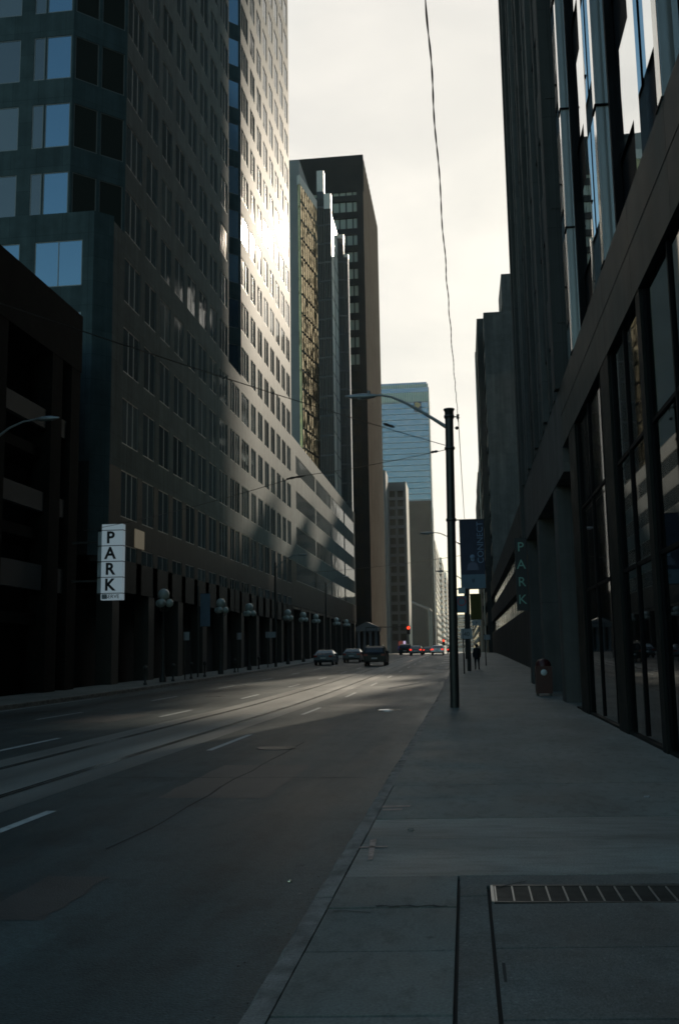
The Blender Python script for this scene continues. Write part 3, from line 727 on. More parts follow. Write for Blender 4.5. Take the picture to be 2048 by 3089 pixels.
# far row on the left
band_tower('brown_tower', 'far left brown tower with lit ribbed side before the street end', 'office tower', -60, -19, 700, 815, 81, ('-y', '+x'), 5, 2.6, 8, 'pale_concrete', 'dark_glass', None, rec=.5)
band_tower('corner_tower', 'slim dark tower with a peaked top behind the bank tower', 'office tower', -60, -19.6, 622, 638, 90, (), 5, 2, 8, 'black_metal', 'dark_glass', None)
band_tower('striped_tower', 'far tower with bold pale bands where the street vanishes', 'office tower', -60, -19, 900, 1000, 88, ('-y', '+x'), 5.2, 2.6, 8, 'pale_concrete', 'dark_glass', None, rec=.5)
band_tower('end_block', 'hazy bluish block closing the far end of the street', 'office block', -40, -19, 1120, 1300, 92, ('-y', '+x'), 5, 2.4, 8, 'white_clad', 'dark_glass', None, rec=.5)
band_tower('vista_block', 'small pale block at the very end of the street', 'office block', -18, 24, 1500, 1540, 58, ('-y',), 6, 3, 8, 'grey_clad', 'dark_glass', None, rec=.5)

# glass canopy and stone portico low down on the left
t = thing('glass_canopy', 'sloping bluish glass canopy over an entrance past the gridded block', 'canopy', (-18, 372, 0))
b = MB(); b.add([(-21, 366, 21.5), (-12.5, 366, 18.0), (-12.5, 392, 18.0), (-21, 392, 21.5), (-21, 366, 21.2), (-12.5, 366, 17.7), (-12.5, 392, 17.7), (-21, 392, 21.2)],
    [(0, 1, 2, 3), (4, 7, 6, 5), (0, 4, 5, 1), (1, 5, 6, 2), (2, 6, 7, 3), (3, 7, 4, 0)], 'blue_glass'); b.build('roof', t)
for yy in (367, 391):
    b = MB(); b.tube([(-13, yy, gz(yy)), (-13, yy, 17.8)], .3, 'galv'); b.build('column', t)
t = thing('stone_portico', 'pale stone portico with four columns at the foot of the black tower', 'portico', (-17.6, 183, 1.4))
for k in range(4):
    b = MB(); x = -19.2 + 1.05 * k; b.lathe((x, 178.6, gz(178) + .1), [(.42, 0), (.42, .3), (.3, .45), (.27, 3.9), (.38, 4.1), (.4, 4.3)], 'grid_concrete', 14); b.build('column', t)
b = MB(); zt = gz(178) + 4.4; b.box(-19.7, -15.6, 178.1, 184, zt, zt + .7, 'grid_concrete')
b.add([(-19.7, 178.1, zt + .7), (-15.6, 178.1, zt + .7), (-17.65, 178.1, zt + 1.7), (-19.7, 184, zt + .7), (-15.6, 184, zt + .7), (-17.65, 184, zt + 1.7)], [(0, 1, 2), (3, 5, 4), (0, 2, 5, 3), (1, 4, 5, 2)], 'grid_concrete'); b.build('pediment', t)
b = MB(); b.box(-19.5, -15.8, 183.2, 184.2, 1, zt, 'stone_lobby'); b.build('back_wall', t)
t = thing('advertising_screen', 'small lit red, blue and white advertising screen behind the far cars', 'screen', (-13.6, 214, 1.4))
g0 = gz(214)
b = MB(); b.box(-14.5, -12.7, 214, 214.3, g0 + .9, g0 + 3.0, 'sign_black'); b.build('case', t)
b = MB(); b.box(-14.4, -13.4, 213.96, 214, g0 + 1.9, g0 + 2.9, 'screen_red'); b.build('red_panel', t)
b = MB(); b.box(-14.4, -13.4, 213.96, 214, g0 + 1.0, g0 + 1.8, 'screen_blue'); b.build('blue_panel', t)
b = MB(); b.box(-13.3, -12.8, 213.96, 214, g0 + 1.5, g0 + 2.9, 'screen_pink'); b.build('white_panel', t)
b = MB(); b.box(-13.7, -13.5, 214.05, 214.25, g0 - .1, g0 + .9, 'iron'); b.build('post', t)

# ------------------------------------------------------------------ right side
NX = 3.0
nb = thing('glass_office_building', 'near glass office building on the right with metal fins above a polished stone band', 'office building', (5, 18, 0))
FNB = fr(NX, 0, 0, 1, -1, 0)
Y0, Y1 = -6., 28.5
b = MB()
for (z0, z1, n) in ((7.6, 8.52, 0.), (8.54, 9.38, .004)):
    y = Y0
    while y < Y1 - .1:
        ye = min(y + 3.2, Y1); b.fbox(FNB, y + .006, ye - .006, z0, z1, -.5, n, 'granite_polish'); y = ye
b.fbox(FNB, Y0, Y1, 7.62, 9.36, -.55, -.06, 'joint')
b.build('stone_band', nb)
b = MB(); b.box(3.6, 22, Y0, 28.45, 9.5, 62, 'void_dark'); b.build('core', nb)
for k in range(-2, 6):
    yf = 13.25 + 5.85 * (k - 0) if True else 0
fins = [13.25 - 5.85 * 3 + 5.85 * k for k in range(6)]
def up_range(): 
    return range(0, 16)
gN = -.26
for yf in fins:
    if not (Y0 - .5 < yf < Y1): continue
    o = MB(); z = 9.42
    while z < 60:
        o.fbox(FNB, yf, yf + .34, z, z + 3.33, gN, -.02, 'fin_metal'); o.fbox(FNB, yf + .02, yf + .32, z, z + 3.33, -.02, -.004, 'fin_front')
        o.fbox(FNB, yf - .05, yf + .39, z - .03, z, gN, .02, 'spandrel_black'); z += 3.35
    o.build('fin', nb)
    a = yf + .36
    # from near fin: black panel, glass strip, window bay, narrow metal pilaster
    o = MB(); o.fbox(FNB, a + 2.0, a + 2.5, 9.42, 60, gN - .05, -.16, 'mirror_glass'); o.build('glass_strip', nb)
    o = MB(); o.fbox(FNB, a + .02, a + 2.0, 9.42, 60, gN - .2, gN - .02, 'spandrel_black'); o.build('dark_panel', nb)
    o = MB(); o.fbox(FNB, a + 4.66, a + 5.5, 9.42, 60, gN - .2, gN - .02, 'spandrel_black'); o.build('dark_panel', nb)
    for r_ in range(14):
        z0 = 11.05 + 3.35 * r_
        o = MB(); o.fquad(FNB, a + 2.52, a + 4.5, z0 - .1, z0 + 1.85, gN + .02, 'mirror_glass'); o.build('window', nb)
        o = MB(); o.fquad(FNB, a + .42, a + 1.9, z0 + .05, z0 + 2.5, gN + .02, 'mirror_glass'); o.build('window', nb)
    o = MB(); o.fbox(FNB, a + 2.51, a + 4.52, 9.42, 60, gN - .2, gN - .03, 'spandrel_black'); o.build('dark_panel', nb)
    o = MB(); o.fbox(FNB, a + 4.53, a + 4.66, 9.42, 60, gN - .02, -.12, 'spandrel_black'); o.build('pilaster', nb)
    o = MB(); o.fbox(FNB, a + 5.0, a + 5.35, 9.42, 60, gN - .05, -.18, 'mirror_glass'); o.build('glass_strip', nb)
# ground floor lobby
b = MB(); b.box(3.4, 12, Y0, 29, .06, .145, 'lobby_floor'); b.box(11.9, 12.2, Y0, 29, .1, 7.6, 'stone_lobby'); b.box(3.45, 12, 28.4, 28.9, .1, 7.6, 'stone_lobby'); b.box(3.5, 12, Y0, 28.4, 7.1, 7.58, 'stone_lobby'); b.build('lobby_room', nb)
for yc, wd in ((26.2, 1.5), (20.0, 1.1), (16.0, .35), (11.5, .7), (6, .7)):
    o = MB(); o.fbox(FNB, yc - wd / 2, yc + wd / 2, 0, 7.6, -.6, -.01, 'granite_dark'); o.build('column', nb)
for (ya, yb) in ((21., 25.4), (16.25, 19.4), (11.9, 15.8), (6.4, 11.1)):
    o = MB(); o.fbox(FNB, ya, yb, .2, 7.55, -.12, -.1, 'lobby_glass')
    for z in (3.2, 5.3): o.fbox(FNB, ya, yb, z, z + .07, -.16, -.07, 'spandrel_black')
    for yy in (ya, (ya + yb) / 2, yb - .07): o.fbox(FNB, yy, yy + .07, .25, 7.56, -.17, -.06, 'spandrel_black')
    o.build('window', nb)
b = MB(); b.fbox(FNB, Y0, 28.4, .1, .2, -.5, -.04, 'granite_dark'); b.build('plinth', nb)
for (x, y, z) in ((5.2, 24, 6.9), (6.9, 22.5, 6.9), (4.6, 25.6, 6.3), (6.6, 18.2, 6.95), (4.4, 27.4, 6.3)):
    o = MB(); o.lathe((x, y, z), [(.0, .05), (.17, .05), (.17, 0), (0, 0)], 'lobby_light', 14); o.lathe((x, y, z + .05), [(.02, 0), (.02, 7.1 - z)], 'iron', 6)
    o.build('ceiling_light', nb)

# concrete slab building behind it
bb = thing('concrete_slab_tower', 'dark ribbed concrete tower on the right behind the glass building', 'office tower', (8, 38, 0))
FBB = fr(3.0, 0, 0, 1, -1, 0)
b = MB(); b.box(3.9, 14, 28.7, 47.2, 9.4, 75, 'void_dark'); b.build('core', bb)
b = MB(); zs = [9.4 + 3.6 * k for k in range(18)]
b.fbox(FBB, 28.6, 47.6, 6.9, 9.4, -.9, -.01, 'dark_concrete_light')
for z in zs: b.fbox(FBB, 28.6, 47.6, z + 2.0, z + 3.6, -.75, -.02, 'dark_concrete')
for k in range(14):
    y = 28.62 + 1.42 * k; b.fbox(FBB, y, y + .42, 9.4, 75, -.7, .12 if k % 3 == 0 else .02, 'dark_concrete_light' if k % 2 else 'dark_concrete')
b.fbox(fr(3, 47.6, 1, 0, 0, 1), .95, 11, 6.9, 75, -.4, 0, 'dark_concrete'); b.fbox(FBB, 47.0, 47.62, 6.9, 75, -.95, .15, 'dark_concrete')
b.box(3.02, 14, 28.6, 47.6, 74.9, 75.4, 'dark_concrete')
b.build('wall', bb)
for z in zs:
    o = MB(); o.fquad(FBB, 28.7, 47.1, z, z + 2.0, -.55, 'dark_glass'); o.build('window_band', bb)
b = MB(); b.box(4.3, 14, 28.7, 47.4, -.1, 6.88, 'stone_lobby'); b.build('ground_floor', bb)
for y, wd in ((31.2, 1.2), (38.9, 1.2), (46.3, 1.25)):
    o = MB(); o.box(3.03, 4.0, y, y + wd, .1, 6.9, 'dark_concrete_light'); o.build('column', bb)

# low block, then the stepped dark towers of the right side
lb = band_tower('low_brick_block', 'low dark block between the two concrete towers on the right', 'building', 4.6, 9, 49, 168, 13.2, ('-x', '-y'), 4., 1.9, 4.8, 'dark_concrete', 'dark_glass', None, top=1.0, rec=.4)
C_ = band_tower('banded_tower', 'dark flat-roofed tower rising just left of the ribbed concrete tower', 'office tower', 10.4, 16.8, 206, 222, 83., ('-x',), 3.7, 1.9, 4.2, 'dark_concrete_light', 'dark_glass', None, rec=.4)
band_tower('dark_stepped_tower', 'dark tower whose flat top makes the upper step of the right skyline', 'office tower', 5.2, 10.2, 170, 205, 61.8, ('-x',), 3.9, 1.8, 5, 'dark_concrete_light', 'dark_glass', None, rec=.4)
ts_ = band_tower('tall_step_tower', 'tall dark slab with a thin edge coloured pale as if sunlit, the lower step of the right skyline', 'office tower', 4.2, 8.9, 180, 200, 64.2, ('-x',), 3.9, 1.8, 5, 'dark_concrete', 'dark_glass', None, rec=.4)
b = MB(); b.box(4.0, 4.18, 197, 200, 1, 63, 'pale_concrete'); b.build('sunlit_edge', ts_)  # pale strip puts the sunlit look of the edge into colour
e = thing('crowned_tower', 'distant brown tower with a stepped crown peeping past the right-hand slabs', 'office tower', (8, 320, 0))
b = MB(); b.box(5.2, 14, 300, 340, -1, 51, 'brown_metal'); b.box(5.6, 14, 302, 338, 51, 57, 'brown_metal'); b.box(6.1, 14, 305, 335, 57, 60.5, 'brown_metal'); b.build('wall', e)
for k in range(11):
    o = MB(); o.fquad(fr(5.2, 300, 1, 0, 0, -1), .4, 8.4, 5 + 4.2 * k, 7 + 4.2 * k, .03, 'dark_glass'); o.build('window_band', e)
band_tower('far_right_block', 'low far block at the right where the pavement ends', 'building', 5.6, 30, 420, 700, 26, ('-x', '-y'), 4, 2, 4, 'dark_concrete_light', 'dark_glass', None)
# unseen slab added behind the right row to shade the left tower
sb = band_tower('shade_slab', 'added tall slab, unseen behind the right-hand row, shading the left tower', 'office tower', 17.4, 26.4, 262, 266, 232, (), 4, 2, 5, 'dark_concrete', 'dark_glass', None)
# added wall with slots cut to let sun patches onto the roadway
b = MB(); ops = [(26.8, 28.2, 85, 91.5), (29.8, 31.5, 89, 97), (32.8, 34.3, 90, 101), (34.7, 36.6, 91, 103), (37.0, 39.2, 95.5, 107.5), (40.2, 41.5, 103, 107), (43.2, 44.5, 106.5, 110.5)]
xs = [26.4]
for x0, x1, z0, z1 in ops: xs += [x0, x1]
xs.append(80)
for k in range(0, len(xs), 2): b.box(xs[k], xs[k + 1], 262.1, 264, -1, 231, 'dark_concrete')
for x0, x1, z0, z1 in ops: b.box(x0, x1, 262.2, 263.9, -1, z0, 'dark_concrete'); b.box(x0, x1, 262.2, 263.9, z1, 231, 'dark_concrete')
b.build('slotted_sun_wall', sb)
b = MB(); b.box(13.5, 17.3, 262.2, 264, -1, 93, 'dark_concrete'); b.box(9, 13.5, 262.2, 264, -1, 84, 'dark_concrete'); b.build('shadow_step', sb)  # added unseen steps that shape the shadow edge on the left facade
fb = thing('shade_block', 'added plain tall block, unseen behind the right-hand row, shading the podium', 'office block', (38, 401, 0))
b = MB(); b.box(26, 50, 400, 403, -1, 138, 'dark_concrete'); b.build('wall', fb)  # unseen block added to shade the lower podium wing
band_tower('sky_blocker', 'added tall dark box hidden behind the ribbed concrete tower, blocking skylight', 'office tower', 5.2, 40, 49.2, 72, 78, (), 4, 2, 5, 'dark_concrete', 'dark_glass', None)  # hidden box added to keep skylight off the left street front
band_tower('sky_blocker', 'second added dark box hidden behind the ribbed concrete tower, blocking skylight', 'office tower', 9.5, 40, 73, 86, 46, (), 4, 2, 5, 'dark_concrete', 'dark_glass', None)  # lower hidden box added for the same sky shading
# ------------------------------------------------------------------ PARK blade sign on the right
t = thing('blade_sign', 'dark blade sign with teal letters spelling PARK on the right-hand wall', 'parking sign', (2.6, 46.4, 3.6))
b = MB(); b.box(2.45, 2.99, 46.35, 46.5, 3.6, 7.0, 'sign_black'); b.build('panel', t)
for i, ch in enumerate('PARK'):
    b = MB(); b.text(ch, (2.72, 46.335, 6.56 - .82 * i), .62, X_, Z_, 'park_teal'); b.build('letter', t)

# ------------------------------------------------------------------ poles, wires, banners, signs
PB = Vector((-.36, 29.1, .15)); PTp = Vector((-.25, 29.1, 9.05))
def along(z): return PB + (PTp - PB) * ((z - PB.z) / (PTp.z - PB.z))
def street_pole(name, label, base, top, parts=True, arm=True, r=.135):
    t = thing(name, label, 'pole', base)
    b = MB(); b.tube([base, base + (top - base) * .5, top], [r, r * .97, r * .93], 'pole_paint', 18)
    b.build('shaft', t)
    b = MB(); c = top; b.lathe(c, [(r * .95, -.32), (r * 1.0, -.3), (r * 1.02, -.08), (r * 1.22, -.04), (r * 1.25, .0), (r * .2, .01), (0, .01)], 'pole_paint', 18); b.build('cap', t)
    for z in (-.24, -1.22, -3.4):
        b = MB(); p = base + (top - base) * (1 + z / (top - base).length); b.lathe(p, [(r * .9, -.04), (r * 1.15, -.04), (r * 1.15, .04), (r * .9, .04)], 'iron', 16); b.build('clamp_band', t)
    if arm:
        p0 = base + (top - base) * (1 - .55 / (top - base).length)
        pts = [p0 + Vector(v) for v in ((-.1, 0, 0), (-.55, 0, .32), (-1.0, 0, .62), (-1.4, 0, .86), (-1.75, 0, 1.02), (-2.05, 0, 1.08), (-2.3, 0, 1.08))]
        b = MB(); b.tube(pts, [.06, .05, .045, .04, .035, .032, .03], 'galv', 12); b.build('lamp_arm', t)
        e_ = pts[-1]; b = MB()
        b.tube([e_ + Vector(v) for v in ((.08, 0, -.01), (-.1, 0, -.01), (-.32, 0, -.012), (-.62, 0, -.0), (-.86, 0, .02))], [.05, .085, .1, .07, .025], 'galv', 14)
        b.lathe(e_ + Vector((-.12, 0, .07)), [(.045, 0), (.045, .09), (.0, .1)], 'galv', 10); b.lathe(e_ + Vector((-.4, 0, -.1)), [(.09, .04), (.07, 0), (0, -.02)], 'sign_grey', 12)
        lu = b.build('luminaire', t)
    return t
street_pole('street_pole', 'nearest dark pole on the right pavement with a curved lamp arm over the road', PB, PTp)
b2 = Vector((.22, 67, gz(67) + .15)); street_pole('street_pole', 'second dark pole on the right pavement behind the nearest one', b2, b2 + Vector((.1, 0, 8.9)))
b3 = Vector((.1, 106, gz(106) + .15)); street_pole('street_pole', 'third far dark pole on the right pavement', b3, b3 + Vector((.1, 0, 8.9)))
# left kerb poles with lamp arms towards the road
def left_pole(y, label):
    g0 = gz(y); base = Vector((-16.55, y, g0 + .15)); top = base + Vector((0, 0, 9.2))
    t = thing('street_pole', label, 'pole', base, None)
    b = MB(); b.tube([base, top], [.12, .10], 'pole_paint', 14); b.lathe(top, [(.12, -.05), (.12, 0), (0, .03)], 'pole_paint', 14); b.build('shaft', t)
    p0 = base + Vector((0, 0, 8.7)); pts = [p0 + Vector(v) for v in ((.08, 0, 0), (.6, 0, .5), (1.1, 0, .85), (1.6, 0, 1.05), (2.1, 0, 1.12))]
    b = MB(); b.tube(pts, [.05, .045, .04, .035, .03], 'galv', 10); b.build('lamp_arm', t)
    b = MB(); e_ = pts[-1]; b.tube([e_ + Vector(v) for v in ((-.05, 0, 0), (.2, 0, 0), (.5, 0, .01), (.8, 0, .02))], [.04, .09, .09, .025], 'galv', 12); b.build('luminaire', t)
left_pole(31.5, 'left pole with lamp arm in front of the parking garage')
left_pole(85.5, 'left pole with lamp arm in front of the tower windows')
left_pole(117.5, 'left pole with lamp arm by the podium bands')
# feeder cable: two twisted strands
t = thing('overhead_cable', 'long twisted black cable strung overhead along the right pavement', 'cable', (-.1, 20, 7.5))
for ph in (0, math.pi):
    pts = []; n = 420
    for i in range(n + 1):
        y = -2 + 31.1 * i / n; x = -.15 + .17 * (y - 8) / 21.1; z = 7.45 + .0032 * (y - 9) ** 2
        a = y * 7 + ph + .8 * math.sin(y * 1.3); wv = .007 * math.sin(y * 2.9 + math.sin(y * .8)); pts.append((x + wv + 0.0048 * math.cos(a), y, z + 0.0048 * math.sin(a)))
    b = MB(); b.tube(pts, .006, 'wire', 5); b.build('strand', t)
pts = []
for i in range(60):
    s_ = i / 59; y = 29.1 + (67 - 29.1) * s_; pts.append((.02 + .28 * s_, y, 8.75 + (gz(67) + 8.9 - 8.75) * s_ - 1.0 * 4 * s_ * (1 - s_) * .55))
b = MB(); b.tube(pts, .013, 'wire', 5); b.build('strand', t)
t = thing('cable_clamp', 'small insulator clamp carrying the cable on the right of the nearest pole', 'insulator', (-.1, 29.1, 8.6))
b = MB(); b.tube([(-.14, 29.1, 8.8), (.03, 29.1, 8.8)], .018, 'iron'); b.build('bracket', t)
b = MB(); b.lathe((.01, 29.1, 8.62), [(.02, .26), (.05, .24), (.03, .18), (.055, .14), (.02, .1), (0, .0)], 'insulator', 10); b.ball((-.03, 29.1, 8.45), .055, 'insulator', 8); b.build('insulator', t)
def span(label, pts, r=.011, blobs=()):
    t = thing('span_wire', label, 'wire', pts[0]); b = MB(); P = []
    for a, c in zip(pts, pts[1:]):
        a, c = Vector(a), Vector(c)
        for i in range(14): s_ = i / 13; P.append(a.lerp(c, s_) - Vector((0, 0, .25 * 4 * s_ * (1 - s_) * (a - c).length / 25)))
    b.tube(P, r, 'wire', 5); b.build('strand', t)
    for p, q_ in blobs:
        b = MB(); p, q_ = Vector(p), Vector(q_); b.tube([p, p.lerp(q_, .3), p.lerp(q_, .5), p.lerp(q_, .7), q_], [.02, .045, .03, .045, .02], 'insulator', 8); b.build('insulator', t)
    return t
span('span wire rising left from the nearest pole past the tower windows', [(-.36, 29.1, 7.92), (-16.55, -2.0, 8.3)], blobs=[((-1.75, 26.4, 7.93), (-2.0, 25.9, 7.93))])
span('span wire running from the nearest pole to the insulator over the tracks', [(-.36, 29.1, 7.8), (-5.3, 31.5, 7.6), (-16.5, 41, 7.3)], blobs=[((-.62, 29.2, 7.78), (-.85, 29.32, 7.78)), ((-5.05, 31.4, 7.6), (-5.75, 31.8, 7.58))])
span('low span wire beyond the nearest pole crossing to the left pole', [(.25, 67, 8.3), (-16.55, 85.5, 8.9)], .016)
# banners
def banner(label, x0, x1, y, z0, z1, main, low, group=None):
    t = thing('street_banner', label, 'banner', ((x0 + x1) / 2, y, z0), group)
    b = MB(); n = 10; vs = []
    for j in range(n + 1):
        for i in range(7):
            s_, v = i / 6, j / n; vs.append((x0 + (x1 - x0) * s_, y + .012 * math.sin(s_ * 5 + v * 4), z0 + (z1 - z0) * v))
    fs = [(j * 7 + i, j * 7 + i + 1, (j + 1) * 7 + i + 1, (j + 1) * 7 + i) for j in range(n) for i in range(6)]
    k = int(n * .23)
    b.add(vs, [f for f in fs if f[0] // 7 >= k], main); b.add(vs, [f for f in fs if f[0] // 7 < k], low)
    o = b.build('fabric', t); md = o.modifiers.new('thick', 'SOLIDIFY'); md.thickness = .006
    for z in (z0 - .015, z1 + .015):
        b = MB(); b.tube([(x0 - .14, y, z), (x1 + .02, y, z)], .017, 'iron', 8); b.build('rod', t)
    return t
t = banner('dark navy CONNECT banner hanging from the nearest pole', -.06, .66, 29.1, 3.6, 5.63, 'banner_navy', 'banner_blue')
b = MB(); b.text('CONNECT', (.545, 29.07, 4.95), .255, (0, 0, 1), (-1, 0, 0), 'banner_text', .003); b.build('lettering', t)
b = MB(); b.lathe((.3, 29.075, 4.52), [(.0, -.004), (.075, -.004), (.075, .002)], 'banner_text', 16, 'y'); b.lathe((.3, 29.078, 4.45), [(0, -.004), (.06, -.004)], 'banner_text', 12, 'y')
b.add([(.12, 29.075, 4.13), (.48, 29.075, 4.13), (.44, 29.075, 4.3), (.36, 29.075, 4.37), (.24, 29.075, 4.37), (.16, 29.075, 4.3)], [tuple(range(6))], 'logo_blue'); b.build('portrait', t)
b = MB(); b.text('II', (.3, 29.07, 3.82), .16, X_, Z_, 'banner_navy', .003); b.build('small_print', t)
banner('olive banner on the second pole behind the street signs', .42, 1.15, 67, gz(67) + 3.6, gz(67) + 5.3, 'banner_olive', 'banner_olive')
t = banner('pale blue banner on the left kerb among the globe lamps', -16.95, -16.3, 62, gz(62) + 3.4, gz(62) + 5.5, 'banner_blue', 'banner_blue')
b = MB(); b.tube([(-17.1, 62, gz(62)), (-17.1, 62, gz(62) + 6.)], .06, 'pole_paint', 10); b.build('post', t)
# small street signs
def plate(label, x, y, z0, w_, h_, post=True, txt=None, ring=False, m='sign_grey', parent_z=None):
    t = thing('street_sign', label, 'sign', (x, y, z0)); b = MB(); b.box(x - w_ / 2, x + w_ / 2, y - .01, y, z0, z0 + h_, m); b.build('plate', t)
    if ring:
        b = MB(); b.lathe((x, y - .012, z0 + h_ * .66), [(.10, 0), (.125, 0), (.125, -.004), (.10, -.004), (.10, 0)], 'sign_red', 24, 'y'); b.build('ring', t)
    if txt:
        b = MB(); b.text(txt, (x, y - .014, z0 + h_ * .45), h_ * .62, X_, Z_, 'sign_black', .002); b.build('lettering', t)
    if post:
        b = MB(); b.tube([(x - w_ * .3, y + .03, gz(y) + .1), (x - w_ * .3, y + .03, z0 + h_)], .045, 'pole_paint', 8); b.build('post', t)
    return t
plate('no parking sign with a red ring strapped to the nearest pole', -.06, 29.0, 2.88, .27, .5, False, None, True, 'banner_blue')
plate('small plate above the no parking sign on the nearest pole', -.05, 29.0, 3.44, .2, .18, False)
plate('speed limit sign reading 40 below the olive banner', .1, 62, gz(62) + 2.3, .7, .62, True, '40')
plate('small parking plate beside the olive banner', .8, 66.8, gz(66) + 3.2, .55, .36, False, 'P')
plate('far small sign high beside the right-hand wall', 1.75, 80, gz(80) + 2.2, .5, .4, True, None)
for i, (y, z, lb_) in enumerate(((58, 2.5, 'small grey sign on the left kerb by the nearest globe lamp'), (72, 2.55, 'small grey sign on the left kerb between the globe lamps'), (84, 2.7, 'wide grey sign plate on the left kerb farther along'))):
    plate(lb_, -16.7, y, gz(y) + z, .34 if i < 2 else .9, .5, True)

# globe street lamps on the left pavement
def globe_lamp(x, y, label):
    g0 = gz(y) + .15; t = thing('globe_street_lamp', label, 'street lamp', (x, y, g0), 'globe lamps along the left pavement'); o_ = Vector((x, y, g0))
    b = MB(); b.lathe(o_, [(.2, 0), (.2, .25), (.12, .4), (.075, .6), (.06, 2.6), (.055, 4.5), (.1, 4.55), (.1, 4.62), (0, 4.62)], 'pole_paint', 14); b.build('post', t)
    b = MB()
    for k in range(3):
        a = 2 * math.pi * k / 3 + .5; d = Vector((math.cos(a), math.sin(a), 0)); b.tube([o_ + Z_ * 4.0, o_ + d * .22 + Z_ * 4.02, o_ + d * .33 + Z_ * 4.15, o_ + d * .33 + Z_ * 4.26], .025, 'pole_paint', 8)
    b.build('arms', t)
    b = MB(); b.ball(o_ + Z_ * 4.95, .34, 'opal_globe'); b.build('globe', t)
    for k in range(3):
        a = 2 * math.pi * k / 3 + .5; d = Vector((math.cos(a), math.sin(a), 0)); b = MB(); b.ball(o_ + d * .33 + Z_ * 4.46, .24, 'opal_globe'); b.build('globe', t)
    return t
where = ['nearest globe lamp, left of the pale banner', 'globe lamp just right of the pale banner', 'third globe lamp along the left pavement', 'globe lamp fourth from the front', 'globe lamp fifth from the front',
         'bright globe lamp above the parked sedan', 'globe lamp behind the parked sedan', 'farthest globe lamp before the cross street']
ys_ = [54.3, 67.6, 76.8, 94, 103.2, 112.2, 130.5, 141.7]
g0_ = globe_lamp(-17, ys_[0], where[0])
for y, l_ in list(zip(ys_, where))[1:]: copy_tree(g0_, Vector((-17, y, gz(y) + .15)), l_)
# bollards at the left kerb
b0 = None
bl = ['bollard below the parking sign', 'bollard under the nearest globe lamp', 'bollard just past the nearest globe lamp', 'bollard in front of the pale banner', 'bollard between the second and third globe lamps', 'farthest bollard along the left kerb']
for y, l_ in zip((50.6, 55.6, 59.4, 62.6, 71, 79.5), bl):
    if b0 is None:
        b = MB(); b.lathe((-16.8, y, gz(y) + .15), [(.1, 0), (.1, .1), (.06, .14), (.06, .75), (.11, .78), (.11, .95), (.06, 1.0), (0, 1.02)], 'pole_paint', 14)
        b0 = tag(centred(b.build('bollard')), 'dark bollard: ' + l_ if False else 'dark ' + l_, 'bollard', 'bollards along the left kerb')
    else:
        c = b0.copy(); COL.objects.link(c); c.location = (-16.8, y, gz(y) + .15); c['label'] = 'dark ' + l_
# red street box
t = thing('mail_box', 'dark red street box with a round white mark against the right-hand building', 'mail box', (2.75, 36, .15))
b = MB(); b.box(2.45, 3.0, 35.6, 36.2, .25, 1.2, 'red_box'); b.lathe((2.725, 35.9, 1.2), [(.275, 0), (.26, .12), (.18, .22), (0, .26)], 'red_box', 4 * 6); b.build('body', t)
b = MB()
for x in (2.5, 2.95):
    for y in (35.66, 36.14): b.box(x - .03, x + .03, y - .03, y + .03, .14, .25, 'iron')
b.build('feet', t)
b = MB(); b.lathe((2.72, 35.595, .98), [(0, 0), (.11, 0), (.11, .006)], 'sign_white', 20, 'y'); b.build('round_mark', t)

# traffic signals
def signal(label, x, y, z, r=.2, mast=None):
    t = thing('traffic_signal', label, 'traffic light', (x, y, gz(y)))
    b = MB(); b.box(x - .28, x + .28, y, y + .3, z - 1.1, z + .35, 'sign_black'); b.build('housing', t)
    b = MB(); b.lathe((x, y - .02, z), [(0, -.03), (r * .7, -.02), (r, 0)], 'signal_red', 16, 'y'); b.build('red_lamp', t)
    b = MB()
    for k in (1, 2): b.lathe((x, y - .01, z - .44 * k), [(0, -.02), (.15, 0)], 'void_dark', 14, 'y')
    b.build('unlit_lamps', t)
    b = MB(); b.tube([(mast, y + .15, gz(y)), (mast, y + .15, z + .2), (x, y + .15, z + .2)], .08, 'pole_paint', 8); b.build('mast_arm', t)
signal('red traffic signal hanging over the middle of the road', -9.4, 166, 5.9, .27, -16.6)
signal('farther small red traffic signal near the right-hand kerb', -5.0, 232, 4.4, .24, .2)

